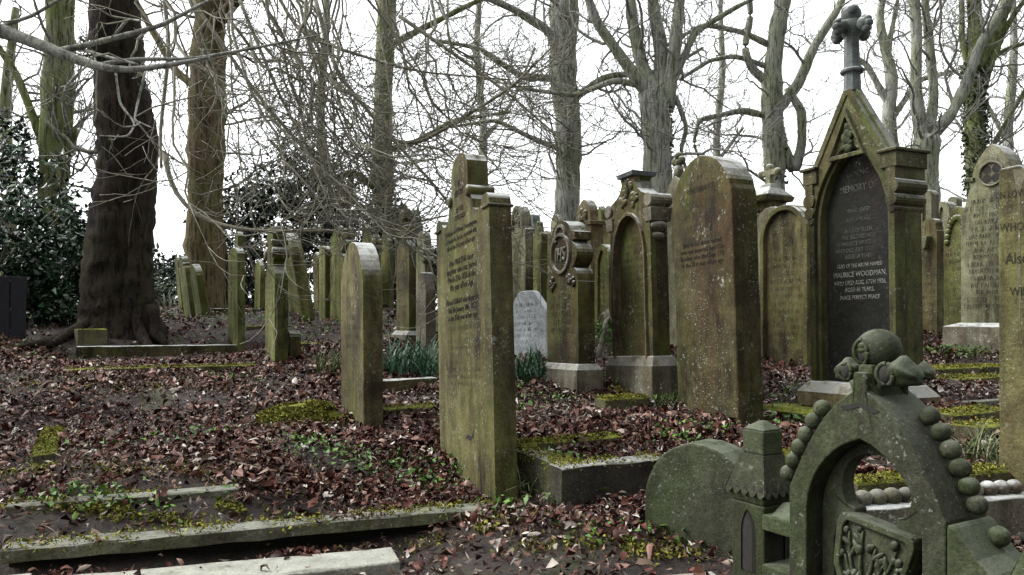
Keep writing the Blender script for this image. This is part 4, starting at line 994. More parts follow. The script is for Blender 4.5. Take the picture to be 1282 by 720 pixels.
kerb2('mossy slab low beside the right edge headstone', 1190, 520, 4.6, 1268, 520, 4.9, .2, .10, 'mosskerb', .6)
kerb2('grey kerb end with a mossy corner beside the memorial step', 1226, 536, 4.3, 1275, 532, 4.5, .18, .12, 'mosskerb', .3)
kerb2('thin pale kerb strip among bright leaves right of the memorial', 1168, 506, 5.0, 1262, 504, 5.3, .08, .04, 'kerb')
kerb2('small rough boulder like block at the foot of the big dark tree', 97, 412, 9.75, 134, 410, 9.95, .3, .2, 'mosskerb', name='stone_block', cat='stone block', group=None)
kerb2('pale flat stone at the bottom edge beside the grave surround', 800, 738, 2.82, 912, 732, 2.9, .14, .05, 'slab', name='grave_slab', cat='slab', group=None)
kerb2('mossy lump of kerb at the foot of the ornate arched headstone', 757, 500, 5.8, 812, 496, 5.95, .16, .12, 'mosskerb', .9)
# ball rail
e = kerb2('low kerb carrying a row of small stone balls, flaked white at the right', 1050, 640, 3.10, 1300, 630, 3.38, .13, .30, 'lichen', name='ball_kerb', cat='kerb', group=None)
L_ = 1.0
for k in range(13):
    bm = bmesh.new(); ball(bm, (0, 0, 0), .036 * random.uniform(.93, 1.05), (1.12, 1, 1), 16); b = obj('ball', bm, 'lichen' if k > 9 else 'kerb', e, smooth=True)
    b.location = (-.42 + .073 * k, 0, .30 + .026)

# foreground rounded footstone
o, W, T, H = place('footstone', 'broad half round footstone, dark with white bird streaks, in front of the pinnacle', 'footstone', 806, 948, 972, 708, 556, 3.2, 42, group=None)
slab(o, o_round(W, H, H * .62), T, 'mossy', .012)

# ------------------------------------------------------------------ ground
ctrl = list(stones_ctrl) + kerb_ctrl[3:]
ctrl = [tuple(P(u, v, Y)) for u, v, Y in ((621, 640, 3.95), (650, 640, 3.98), (556, 632, 4.0), (600, 655, 3.75), (660, 650, 3.75), (530, 640, 3.95))] + ctrl
for t in (0, .2, .4):                               # soil lies level with the back of the long kerb and drops in front of it
    p = P(0, 690, 3.12).lerp(P(618, 640, 3.86), t); ctrl += [(p.x - .12, p.y + .24, p.z + .03 - .09 * t), (p.x + .05, p.y - .10, p.z - .17)]
    q = P(0, 690, 3.12).lerp(P(618, 640, 3.86), .5 + t); ctrl.append((q.x + .05, q.y - .10, q.z - .15))
for (u, v, Y) in ((-200, 722, 3.2), (0, 722, 3.22), (320, 722, 3.26), (480, 722, 3.22), (600, 722, 3.0), (680, 722, 2.95), (900, 722, 2.9), (1282, 722, 2.9), (1500, 722, 2.9),
                  (150, 413, 10.8), (258, 385, 16), (60, 420, 10), (-60, 430, 9), (-300, 480, 8), (-300, 600, 4.4), (100, 500, 6), (250, 500, 6.2), (300, 560, 4.7),
                  (1500, 560, 4.8), (1500, 450, 8), (700, 530, 5), (600, 470, 7.2), (20, 470, 7), (1060, 480, 6), (1450, 420, 11)):
    ctrl.append(tuple(P(u, v, Y)))
for x in (-30, -15, 0, 15, 30): ctrl += [(x * .7, 20, 1.12), (x, 28, 1.02), (x * 2, 60, .4)]
for x in (-4, -2, 0, 2, 4): ctrl += [(x, 1.2, .10), (x, -2, .08)]
C_ = np.array(ctrl); keep = []
for i, p in enumerate(C_):
    if all(np.hypot(*(p[:2] - C_[j][:2])) > .12 for j in keep): keep.append(i)
C_ = C_[keep]
def phi(r): return np.sqrt(r * r + .3 ** 2)
A_ = phi(np.hypot(C_[:, None, 0] - C_[None, :, 0], C_[:, None, 1] - C_[None, :, 1])) - .06 * np.eye(len(C_))
Wt = np.linalg.solve(np.block([[A_, np.ones((len(C_), 1))], [np.ones((1, len(C_))), np.zeros((1, 1))]]), np.r_[C_[:, 2], 0])
def zg(x, y):
    x = np.asarray(x, float); y = np.asarray(y, float); sh = x.shape; x = x.ravel(); y = y.ravel(); out = np.empty(len(x))
    for a in range(0, len(x), 20000):
        out[a:a + 20000] = phi(np.hypot(x[a:a + 20000, None] - C_[:, 0], y[a:a + 20000, None] - C_[:, 1])) @ Wt[:-1] + Wt[-1]
    out += .010 * np.sin(x * 9.1 + 2 * np.sin(y * 3.7)) * np.sin(y * 8.3 + 1.3) + .016 * np.sin(x * 2.3 + y * 1.1) * np.sin(y * 2.9 - x)
    return out.reshape(sh)
def G(u, v):
    Y = np.geomspace(2.3, 45, 700); d = (CZ + (HV - v) / F * Y) - zg((u - 641) / F * Y, Y); i = int(np.argmax(d < 0))
    if d[i] >= 0: i = 300
    return Vector(((u - 641) / F * Y[i], Y[i], float(zg((u - 641) / F * Y[i], Y[i]))))

ys = np.r_[np.linspace(-3, 2, 14), np.arange(2.1, 9, .06), np.arange(9, 18, .15), np.geomspace(18, 400, 40)]
nx = 240; sN = np.linspace(-1, 1, nx); VX = []
for yv in ys:
    hw = max(5.0, .95 * abs(yv) + 2.5); VX.append(np.stack([sN * hw, np.full(nx, yv), np.zeros(nx)], 1))
VX = np.concatenate(VX); VX[:, 2] = np.where(VX[:, 1] < 60, zg(VX[:, 0], np.minimum(VX[:, 1], 60)), 0)
f_ = VX[:, 1] >= 60; VX[f_, 2] = zg(VX[f_, 0] * 60 / VX[f_, 1], np.full(f_.sum(), 60.)) - (VX[f_, 1] - 60) * .02
ii = np.arange((len(ys) - 1) * nx).reshape(-1, nx)[:, :-1].ravel(); qd = np.stack([ii, ii + 1, ii + nx + 1, ii + nx], 1)
g = obj('ground', (VX.tolist(), qd.tolist()), 'ground', None, smooth=True); tag(g, 'leaf strewn churchyard earth rising gently to the back', 'ground', kind='structure')

# leaf litter
def blocked_mask(X, Y_):
    m = np.zeros(len(X), bool); zt = np.zeros(len(X))
    for bx, by, a, hl, hw, z in blocked:
        dx, dy = X - bx, Y_ - by; p = dx * math.cos(a) + dy * math.sin(a); q = -dx * math.sin(a) + dy * math.cos(a)
        k = (np.abs(p) < hl) & (np.abs(q) < hw); m |= k; zt[k] = z
    return m, zt
def scatter(n, y0, y1, mx=.88):
    y = np.sqrt(rng.uniform(y0 ** 2, y1 ** 2, n)); x = rng.uniform(-1, 1, n) * (mx * y + .4); return x, y
def pnoise(x, y, s, seed=0): return np.array([mnoise.noise(Vector((a * s + seed, b * s, seed))) for a, b in zip(x, y)])
bare = [(G(640, 705), .75, .45), (G(120, 592), .6, .35), (G(860, 715), .5, .3), (G(330, 650), .8, .22), (G(60, 640), .6, .16), (G(210, 500), .8, .25), (G(30, 470), 1.2, .6), (G(550, 690), .4, .3)]
parts_ = []
for n, y0, y1 in ((100000, 2.5, 5.2), (98000, 5.2, 9.5), (50000, 9.5, 17)):
    x, y = scatter(n, y0, y1); pn = pnoise(x, y, 1.6) + .5 * pnoise(x, y, 5.5, 3)
    pr_ = np.clip(.9 + 2.0 * pn, .06, 1)
    for c, a, b in bare:
        d = ((x - c.x) / a) ** 2 + ((y - c.y) / b) ** 2; pr_ *= np.where(d < 1.6, np.clip(.10 + .55 * d, 0, 1), 1)
    bm_, zt = blocked_mask(x, y); pr_ = np.where(bm_, .014, pr_); k = rng.random(n) < pr_
    x, y, bm_, zt = x[k], y[k], bm_[k], zt[k]
    z = np.where(bm_, zt + .008, zg(x, y) + rng.uniform(.004, .05, len(x)) * np.clip(1 + pn[k], .3, 1.3)); parts_.append(np.stack([x, y, z], 1))
L0 = np.concatenate(parts_); lit = round_leaves('leaf_litter', L0, (.032 + .0020 * np.minimum(L0[:, 1], 12)) * np.where(rng.random(len(L0)) < .3, .55, 1.0), 'litter', None, tilt=.48, aspect=.55, curl=.40)
tag(lit, 'red brown and bleached fallen leaves, palest coloured as wet sky glints, covering the earth', 'fallen leaves', kind='stuff')
# shreds of stalk and broken leaf lying between the leaves
x, y = scatter(26000, 2.5, 9); bm_, zt = blocked_mask(x, y); k = ~bm_; sx_, sy_ = x[k], y[k]
cc = G(455, 690); n_ = 90; sx_ = np.r_[sx_, cc.x + .09 * rng.standard_normal(n_)]; sy_ = np.r_[sy_, cc.y + .035 * rng.standard_normal(n_)]; bm_, zt = blocked_mask(sx_, sy_)
tag(leaves('leaf_shreds', np.stack([sx_, sy_, np.where(bm_, zt + .006, zg(sx_, sy_) + rng.uniform(.005, .05, len(sx_)))], 1), .05, 'shred', None, tilt=.45, aspect=.10, curl=.2), 'pale shreds of stalk and broken leaf among the fallen leaves', 'leaf shreds', kind='stuff')
BL = []
for u, v, n_, ra, rb in ((990, 500, 420, .45, .35), (1210, 490, 520, .5, .5), (1150, 470, 300, .4, .3), (730, 610, 240, .5, .3), (740, 650, 150, .35, .12), (600, 500, 160, .5, .4), (760, 520, 380, .8, .4), (480, 560, 260, .8, .5), (380, 600, 160, .9, .3)):
    c = G(u, v); x = c.x + ra * rng.standard_normal(n_); y = c.y + rb * rng.standard_normal(n_); bm_, zt = blocked_mask(x, y); x, y = x[~bm_], y[~bm_]; BL.append(np.stack([x, y, zg(x, y) + rng.uniform(.03, .06, len(x))], 1))
tag(round_leaves('bleached_leaves', np.concatenate(BL), .038, 'bleached', None, tilt=.5, aspect=.42, curl=.4), 'bleached whitish dead leaves lying on the red brown ones', 'fallen leaves', kind='stuff')
# green ground cover
pts_ = [(520, 592, 60, .30, .14), (420, 574, 35, .25, .10), (385, 562, 30, .2, .1), (690, 592, 60, .25, .15), (850, 560, 40, .2, .1), (110, 628, 20, .15, .08), (1000, 500, 40, .25, .15), (700, 508, 30, .3, .1), (270, 550, 16, .15, .06),
        (1200, 445, 200, .5, .2), (985, 535, 40, .2, .15), (830, 507, 40, .12, .1), (760, 430, 60, .3, .2), (610, 380, 60, .3, .4), (300, 640, 12, .4, .06), (660, 640, 28, .25, .08), (790, 680, 22, .35, .1), (150, 645, 16, .4, .06),
        (290, 480, 30, .3, .1), (330, 400, 260, 1.2, .8), (200, 400, 220, .8, .9), (430, 410, 160, .8, .5), (40, 440, 50, .8, .3), (70, 640, 10, .2, .05), (640, 520, 25, .2, .1), (935, 523, 30, .15, .05), (880, 545, 40, .4, .15), (620, 500, 40, .4, .2), (800, 480, 40, .3, .2), (1040, 520, 40, .3, .2), (460, 600, 40, .5, .1), (200, 560, 30, .5, .2), (590, 600, 30, .1, .1), (545, 620, 40, .2, .06)]
WC = []
for u, v, n, a, b in pts_:
    n = int(n * 1.9); c = G(u, v); x = c.x + a * rng.standard_normal(n) * .6; y = c.y + b * rng.standard_normal(n) * .6
    WC.append(np.stack([x, y, zg(x, y) + rng.uniform(.02, .09, n)], 1))
tag(leaves('ground_cover', np.concatenate(WC), .034, 'weed', None, tilt=.45, aspect=.75), 'small green weeds scattered through the leaf litter', 'weeds', kind='stuff')
# moss on the bare earth
MC = []
for u, v, n, a, b in ((640, 660, 1400, .35, .10), (60, 590, 900, .4, .15), (120, 640, 1200, .7, .05), (300, 640, 900, .6, .05), (800, 690, 700, .5, .08), (240, 590, 700, .7, .1), (50, 450, 1500, 1.0, .4), (130, 480, 1400, .6, .25), (590, 638, 700, .15, .05), (330, 445, 900, .5, .2), (440, 465, 500, .4, .2), (560, 650, 500, .3, .1), (780, 490, 900, .25, .08), (660, 600, 600, .15, .15)):
    c = G(u, v); x = c.x + a * rng.standard_normal(n) * .6; y = c.y + b * rng.standard_normal(n) * .6; k = pnoise(x, y, 6, 9) > -.05; x, y = x[k], y[k]
    MC.append(np.stack([x, y, zg(x, y) + rng.uniform(.0, .03, len(x))], 1))
tag(leaves('moss', np.concatenate(MC), .024, 'mosstuft', None, tilt=.8, aspect=.6), 'yellow green moss creeping over the bare earth', 'moss', kind='stuff')
# twigs on the ground
for i, (u, v, L_, a) in enumerate(((730, 475, .45, 40), (715, 490, .3, 70), (680, 605, .25, 60), (665, 615, .2, 100), (700, 625, .28, 50), (520, 640, .2, 20), (395, 545, .2, 110), (330, 600, .35, 0), (600, 455, .3, 10), (150, 440, .8, 20), (270, 490, .3, 150), (1215, 590, .2, 30))):
    c = G(u, v); d = Vector((math.cos(R(a)), math.sin(R(a)), 0)); tb = Tubes(); pp = []
    for t in np.linspace(-.5, .5, 6):
        q = c + d * (L_ * t) + Vector((random.uniform(-.01, .01), random.uniform(-.01, .01), 0)); pp.append((q.x, q.y, float(zg(q.x, q.y)) + .025 + .012 * i % .03))
    tb.add(pp, np.linspace(.009, .004, 6), 5); ob_ = tb.build('stick', 'stick')
    tag(ob_, ['bleached stick beside the splayed plinth of the monogram headstone', 'short stick leaning at the foot of the monogram headstone', 'stick among weeds left of the dark fronted block', 'stick next to the right base of the tall lettered headstone',
              'pale stick in front of the dark fronted block', 'twig lying on the earth just before the tall lettered headstone', 'twig in the leaves below the plain round topped headstone', 'long twig in the leaves above the long grey kerb', 'twig behind the tall lettered headstone near the daffodils',
              'long stick lying before the long raised kerb by the big tree', 'twig among red leaves below the small footstone', 'twig in the grass beside the right edge headstone'][i], 'stick', 'dead sticks on the ground')

# ------------------------------------------------------------------ plants
def clump(name, label, u, v, r, n, length, mat, width=.016, lean=.6, group=None, cat='plant'):
    c = G(u, v); rt = []
    for _ in range(n):
        a = random.uniform(0, 6.28); d = r * math.sqrt(random.random()); x, y = c.x + d * math.cos(a), c.y + d * math.sin(a) * .7; rt.append((x - c.x, y - c.y, float(zg(x, y)) - c.z - .01))
    e = thing(name, label, cat, c, 0, group); blades('leaves', rt, length, width, mat, e, lean); return e
clump('daffodil_clump', 'green clump of daffodil leaves left of the tall lettered headstone', 512, 468, .26, 150, .42, 'daff', .022, .7, 'daffodil clumps')
clump('daffodil_clump', 'smaller daffodil tuft just behind the left face of the tall lettered headstone', 540, 474, .16, 80, .36, 'daff', .022, .9, 'daffodil clumps')
clump('daffodil_clump', 'daffodil leaves spilling out between the tall lettered headstone and the whitened one', 656, 474, .22, 120, .36, 'daff', .022, .9, 'daffodil clumps')
clump('daffodil_clump', 'yellowish tuft growing behind the left side of the plain round topped headstone', 415, 470, .14, 70, .3, 'grass', .016, .6, 'daffodil clumps')
clump('grass_tuft', 'wiry grass tuft between the ball studded gable and the right edge headstone', 1236, 585, .16, 160, .26, 'grass', .007, .9, 'grass tufts')
clump('grass_tuft', 'grass tuft at the foot of the broad round headed stone', 832, 512, .10, 90, .2, 'grass', .008, .8, 'grass tufts')
clump('grass_tuft', 'dry grass tuft left of the dark fronted block', 672, 618, .10, 60, .22, 'grass', .008, .9, 'grass tufts')
# mossy hummock
c = G(385, 528); e = thing('mossy_hummock', 'low hummock overgrown with moss left of the plain round topped headstone', 'mossy mound', c)
bm = bmesh.new(); vs = ball(bm, (0, 0, -.10), .42, (1, .62, .55), 28)
for vv in bm.verts: vv.co += Vector((0, 0, .05 * mnoise.noise(vv.co * 5)))
obj('earth', bm, 'mosskerb', e, smooth=True)
N = 5200; a = rng.uniform(0, 6.28, N); d = np.sqrt(rng.random(N)); x, y = .43 * d * np.cos(a), .27 * d * np.sin(a); z = -.10 + .42 * .55 * np.sqrt(np.clip(1 - (x / .43) ** 2 - (y / .28) ** 2, 0, 1)); k = pnoise(x, y, 6) > -.15
leaves('moss', np.stack([x, y, z + .012], 1)[k], .03, 'mosstuft', e, tilt=.9, aspect=.5)

def leafcloud(name, parent, c, rad, n, size, mat, seed=0, lumps=14, flat=.8, gap=-.05):
    q = np.random.default_rng(seed); cs = q.uniform(-1, 1, (lumps, 3)); cs /= np.maximum(1, np.linalg.norm(cs, axis=1, keepdims=True)) ; rs = q.uniform(.22, .5, lumps)
    k = q.integers(0, lumps, n); dirn = q.standard_normal((n, 3)); dirn /= np.linalg.norm(dirn, axis=1, keepdims=True)
    p = cs[k] * .75 + dirn * (rs[k] * q.uniform(.35, 1, n) ** .5)[:, None]
    f = np.array([mnoise.noise(Vector(v) * 4.5) for v in p]); p = p[f > gap]
    return leaves(name, np.array(c) + p * np.array(rad), size, mat, parent, nrm=np.array([0, -.25, .8]), tilt=flat, aspect=.5)
def bush(name, label, u, v, Y, rad, n, size, mat, seed, stems=7, zc=None, group=None, gap=-.05, cat='shrub'):
    b = P(u, v, Y); gz_ = float(zg(b.x, b.y)); e = thing(name, label, cat, (b.x, b.y, gz_), 0, group); zc = b.z - gz_
    leafcloud('foliage', e, (0, 0, zc), rad, n, size, mat, seed, gap=gap)
    tb = Tubes()
    for i in range(stems):
        a = random.uniform(0, 6.28); s0 = Vector((random.uniform(-.2, .2), random.uniform(-.2, .2), -.1)); s1 = Vector((rad[0] * .7 * math.cos(a), rad[1] * .7 * math.sin(a), zc + rad[2] * random.uniform(-.2, .8)))
        tb.add([tuple(s0.lerp(s1, t) + Vector((0, 0, .3 * math.sin(t * 3)))) for t in np.linspace(0, 1, 7)], np.linspace(.035, .008, 7), 6)
    tb.build('stem', 'twig_dark', e); return e
bush('laurel_bush', 'glossy dark laurel filling the left edge beside the big tree', -30, 300, 11.5, (1.9, 1.5, 1.45), 9000, .125, 'laurel', 1, gap=.04)
bush('laurel_bush', 'laurel between the left edge and the big dark trunk, reaching down to the fence', 62, 318, 12.6, (1.1, 1.1, 1.1), 5200, .13, 'laurel', 2)
bush('laurel_bush', 'low laurel drooping to the ground beside the foot of the big dark trunk', 70, 375, 11.6, (1.0, .8, .75), 5200, .12, 'laurel', 12)
bush('laurel_bush', 'taller laurel growing up the left edge behind the front one', -40, 205, 14, (1.6, 1.3, 1.7), 3600, .13, 'laurel', 3)
bush('holly_bush', 'dark holly behind the headstones under the drooping twigs', 345, 300, 17.5, (2.3, 1.5, 1.7), 9000, .13, 'evergreen', 4)
bush('holly_bush', 'loose tall evergreen rising behind the drooping twigs', 365, 225, 19.5, (2.2, 1.4, 2.1), 5200, .13, 'evergreen', 5, gap=.05)
bush('holly_bush', 'rounded evergreen at the foot of the ivied trunk in the gap', 452, 302, 18.5, (1.6, 1.3, 1.2), 5600, .12, 'evergreen', 6)
bush('holly_bush', 'low evergreen below the brown trunk, behind the three leaning stones', 215, 372, 20, (1.6, 1.0, .8), 2600, .12, 'ivy', 7)
bush('holly_bush', 'ragged evergreen in the shade right of the brown trunk', 300, 345, 18.5, (1.0, .9, 1.2), 4200, .12, 'evergreen', 8)
bush('holly_bush', 'low dark evergreen between the blade shaped stone and the carved boss stone', 505, 345, 19, (1.5, .9, .9), 2600, .12, 'evergreen', 10)
bush('fern_tuft', 'leafy mossy tuft on a low stone behind the green lettered headstone', 757, 415, 7.8, (.16, .14, .14), 420, .04, 'weed', 9, stems=3, cat='plant')
for i, (u, v, Y, rx, rz, m_, lab) in enumerate(((205, 352, 26, 3.0, .9, 'evergreen', 'dark shrub across the far end seen between the dark and brown trunks'), (300, 352, 25, 2.6, 1.1, 'evergreen', 'dark shrub at the far end right behind the slim edge on headstone'),
        (420, 350, 26, 2.8, 1.0, 'evergreen', 'dark shrub at the far end behind the square sided headstone'), (545, 352, 25, 2.4, .9, 'ivy', 'green shrub at the far end behind the onion topped headstone'), (655, 372, 30, 2.6, .7, 'ivy', 'low green shrub far behind the hooded headstone'),
        (130, 345, 22, 2.4, 1.3, 'laurel', 'dark shrub at the far end behind the massive trunk'), (1010, 385, 30, 3, .6, 'ivy', 'low green shrub far behind the arched stone beside the memorial'), (1180, 385, 30, 3, .6, 'ivy', 'low green shrub far behind the small rimmed headstones'))):
    bush('far_shrub', lab, u, v, Y, (rx, 1.0, rz), 4200, .17, m_, 30 + i, stems=4, group='shrubs along the far end', gap=-.2)
# dark fence at the left edge
c = G(12, 424); e = thing('board_fence', 'dark board fence in shade below the laurels at the left edge', 'fence', c, R(14))
bm = bmesh.new()
for i in range(26):
    if i not in (14,): box(bm, (-4.4 + i * .18, 0, .32), (.165, .03, .9 + random.uniform(-.03, .03)), Matrix.Rotation(random.uniform(-.02, .02), 3, 'Y'))
obj('boards', bm, 'fence', e, .004)
bm = bmesh.new()
for z in (.15, .6): box(bm, (-2.15, .04, z), (4.7, .05, .08))
obj('rail', bm, 'fence', e, .004)

# ------------------------------------------------------------------ trees
def limb3(pix, Y, dY=0.0):
    """pixel polyline (u, v, width px) -> 3-D points and radii at depth Y"""
    n = len(pix); pts, rad = [], []
    for i, (u, v, w) in enumerate(pix):
        y = Y + dY * i / max(1, n - 1); pts.append(tuple(P(u, v, y))); rad.append(w / 2 / F * y)
    return np.array(pts), np.array(rad)
def smooth(p, r, n):
    d = np.r_[0, np.cumsum(np.linalg.norm(np.diff(p, axis=0), axis=1))]; s = np.linspace(0, d[-1], n)
    q = np.stack([np.interp(s, d, p[:, k]) for k in range(3)], 1); rr = np.interp(s, d, r)
    for _ in range(2): q[1:-1] = .25 * q[:-2] + .5 * q[1:-1] + .25 * q[2:]
    return q, rr
def grow(tb, p0, d0, L, r0, lev, wob=.28, up=.12, rmin=.004, kids=(6, 5, 4), spread=1.0):
    n = max(4, int(4 + L * 3.2)); n = min(n, 14); p = [np.array(p0, float)]; d = np.array(d0, float); d /= np.linalg.norm(d); st = L / (n - 1)
    for i in range(n - 1):
        d = d + wob * rng.standard_normal(3) * (.6 + .4 * (lev > 0)) + np.array([0, 0, up]); d /= np.linalg.norm(d); p.append(p[-1] + d * st)
    p = np.array(p); rad = np.linspace(r0, max(rmin, r0 * .28), n); tb.add(p, rad, 5 if lev > 1 else (4 if lev == 1 else 3))
    if lev <= 0: return
    for k in range(kids[lev - 1] if lev - 1 < len(kids) else 4):
        t = rng.uniform(.22, .97); i = min(n - 2, int(t * (n - 1))); f = t * (n - 1) - i; q = p[i] * (1 - f) + p[i + 1] * f
        ax = p[i + 1] - p[i]; ax /= np.linalg.norm(ax); s = rng.standard_normal(3); s -= ax * s.dot(ax); s /= np.linalg.norm(s) + 1e-9
        grow(tb, q, ax * rng.uniform(.35, .9) + s * rng.uniform(.5, 1.0) * spread, L * rng.uniform(.35, .65), max(rmin, np.interp(t, [0, 1], [r0, r0 * .28]) * .62), lev - 1, wob, up, rmin, kids, spread)
def tree(label, Y, limbs, mat, twmat='twig', side=14, sides=12, lump=.05, name='bare_tree', lev=2, rmin=.006, blen=2.4, bup=.08, droop=0, extra=(), base=None, group='bare trees', kids=(5, 4, 5)):
    """limbs[0] is the trunk, others fork from it; each a list of (u, v, width px); side boughs and twigs grow from all of them"""
    p, r = limb3(limbs[0][0] if isinstance(limbs[0], tuple) else limbs[0], Y)
    b = p[0].copy(); b[2] = min(b[2], float(zg(b[0], b[1]))) - .25
    e = thing(name, label, 'tree', (b[0], b[1], b[2] + .25), 0, group); off = np.array([b[0], b[1], b[2] + .25])
    tk, cr = Tubes(), Tubes()
    for li, L_ in enumerate(limbs):
        dY = 0
        if isinstance(L_, tuple): L_, dY = L_
        p, r = limb3(L_, Y, dY)
        if li == 0: p = np.vstack([[p[0][0] , p[0][1], b[2]], p]); r = np.r_[r[0] * 1.25, r]
        q, rr = smooth(p, r, max(8, int(len(p) * 6)))
        q = q - off
        ph = rng.uniform(0, 6.28); rr = rr * (1 + lump * np.sin(np.linspace(0, 17, len(rr)) + ph) + lump * .8 * rng.standard_normal(len(rr)))
        tk.add(q, rr, sides if rr.max() > .08 else 7, .035)
        Lm = np.linalg.norm(q[-1] - q[0]); nb = side if li == 0 else max(5, int(side * .6))
        for k in range(nb):
            t = rng.uniform(.30 if li == 0 else .15, 1.0); i = min(len(q) - 2, int(t * (len(q) - 1))); ax = q[i + 1] - q[i]; ax /= np.linalg.norm(ax)
            s = rng.standard_normal(3); s[2] *= .6; s -= ax * s.dot(ax); s /= np.linalg.norm(s); r0 = min(rr[i] * .42, .05) * rng.uniform(.4, 1)
            grow(cr, q[i], s + ax * rng.uniform(.0, .9) - np.array([0, 0, droop]), blen * rng.uniform(.5, 1.3), max(r0, rmin * 1.6), lev, .26, bup, rmin, kids)
    for fn in extra: fn(tk, cr, off)
    tk.build('trunk', mat, e); cr.build('crown', twmat, e); return e

# roots and fluted foot of the big dark tree
def dark_extra(tk, cr, off):
    for (u0, v0, w0, u1, v1, w1, dy) in ((118, 392, 26, 60, 452, 7, -1.2), (130, 396, 24, 108, 436, 8, -.7), (185, 385, 26, 208, 416, 6, -.5), (172, 390, 22, 190, 420, 6, -.8), (120, 400, 18, 20, 455, 5, -1.6)):
        a, b = P(u0, v0, 10.8 - .25), P(u1, v1, 10.8 + dy); b.z = float(zg(b.x, b.y)) + .03; pts = []
        for t in np.linspace(0, 1, 9):
            q = a.lerp(b, t); q.z = max(q.z * 1.0 - .25 * math.sin(t * math.pi) * (1 - t), float(zg(q.x, q.y)) + .02); pts.append(np.array(q) - off)
        tk.add(pts, np.linspace(w0, w1, 9) / 2 / F * 10.8, 9, .05)
    # weeping growth hanging from boughs above the picture
    Y0 = 9.2
    ends = []
    for k in range(52):
        u0 = random.uniform(170, 420) if k % 3 else random.uniform(330, 560); v0 = random.uniform(-120, 40); y = random.uniform(7.2, 9.6)
        u1 = u0 + random.uniform(70, 330) * (.7 if u0 > 330 else 1); v1 = random.uniform(190, 318) if k % 4 else random.uniform(120, 220)
        y1 = y - random.uniform(-.8, 1.4); ends.append((u0, v0, y)); a, b = P(u0, v0, y), P(u1, v1, y1); n = 18; pts = []; ph = random.uniform(0, 6)
        sag = random.uniform(.25, .75)
        for i in range(n):
            t = i / (n - 1); hx = t ** (1 + sag); q = Vector((a.x + (b.x - a.x) * hx, a.y + (b.y - a.y) * t, a.z + (b.z - a.z) * (1 - (1 - t) ** (1.25 + .8 * sag))))
            q += Vector((.06 * math.sin(ph + 9 * t), .05 * math.cos(ph + 7 * t), .05 * math.sin(ph * 2 + 11 * t))) + Vector(rng.standard_normal(3) * .035) ; pts.append(np.array(q) - off)
        pts = np.array(pts); r0 = random.uniform(.008, .020); cr.add(pts, np.linspace(r0, .004, n), 5)
        for j in range(random.randint(4, 8)):
            i = random.randint(3, n - 2); ax = pts[i + 1] - pts[i]; ax /= np.linalg.norm(ax); s = rng.standard_normal(3) * .5
            grow(cr, pts[i], ax + s, random.uniform(.4, 1.3), .006, 1, .22, .06, .0035, (4, 3))
    # the thicker J shaped bough ends
    for pl in (((205, 190, 9), (215, 240, 9), (250, 275, 8), (300, 288, 7), (350, 290, 6), (470, 288, 4), (560, 270, 3)), ((395, 0, 9), (420, 90, 8), (470, 150, 7), (560, 250, 5), (610, 330, 3)), ((300, 0, 7), (350, 120, 6), (420, 250, 5), (450, 300, 4)),
               ((200, -60, 8), (212, 60, 7), (200, 170, 6), (202, 210, 5)), ((500, 20, 8), (600, 90, 6), (640, 120, 5), (720, 190, 3)), ((330, -40, 8), (372, 40, 7), (420, 60, 6), (520, 90, 4), (640, 100, 3)), ((240, 0, 8), (330, 130, 7), (430, 240, 6), (540, 330, 3)), ((470, 170, 6), (520, 182, 7), (560, 160, 6), (640, 110, 5), (690, 60, 3))):
        p, r = limb3(pl, 8.6, -.6); q, rr = smooth(p, r, 22); q = q - off; cr.add(q, rr * .72, 6, .03)
        for j in range(12):
            i = random.randint(3, 20); ax = q[i + 1] - q[i]; ax /= np.linalg.norm(ax); grow(cr, q[i], ax + rng.standard_normal(3) * .6, random.uniform(.5, 1.4), .008, 1, .25, .02, .0035, (5, 3))
    for pl in (((175, -60, 40), (260, -140, 34), (420, -150, 26), (560, -90, 18)), ((175, -60, 34), (230, -100, 24), (330, -60, 20), (400, -20, 12))):
        p, r = limb3(pl, 10.8, -2.2); tk.add(smooth(p, r, 16)[0] - off, smooth(p, r, 16)[1], 8, .03)
tree('massive dark leaning tree with a fluted foot and drooping twigs, left of the headstones', 10.8,
     [[(152, 420, 104), (149, 402, 92), (147, 370, 84), (148, 320, 80), (153, 270, 74), (160, 215, 68), (161, 180, 70), (154, 130, 66), (150, 90, 58), (146, 40, 60), (143, 0, 54), (142, -60, 60), (150, -140, 50)]],
     'bark_dark', 'twig_dark', side=5, sides=26, lump=.018, blen=1.2, extra=(dark_extra,), kids=(4, 4))
tree('pale green trunk at the far left behind the laurels', 14, [[(62, 400, 44), (64, 300, 38), (68, 200, 36), (74, 80, 36), (76, -20, 34), (78, -140, 30)], [(70, 230, 16), (95, 150, 12), (70, 260, 9)], [(66, 210, 12), (20, 90, 9), (-30, 20, 7)]], 'bark_green', side=16, blen=2.0)
tree('brown footed trunk with green bark, right of the massive dark tree', 16, [[(258, 400, 52), (257, 345, 46), (257, 250, 46), (259, 150, 44), (262, 60, 42), (266, -40, 40), (268, -140, 36)], ([(262, 40, 18), (330, -40, 12), (420, -80, 8)], -2), ([(260, 120, 12), (220, 90, 9), (180, 20, 7), (150, -40, 5)], 1)], 'bark_brown', 'twig_dark', side=16, blen=2.4, droop=.2)
def ivy_on(label_n, u_v, Y, size=.11):
    def fn(tk, cr, off): pass
    return fn
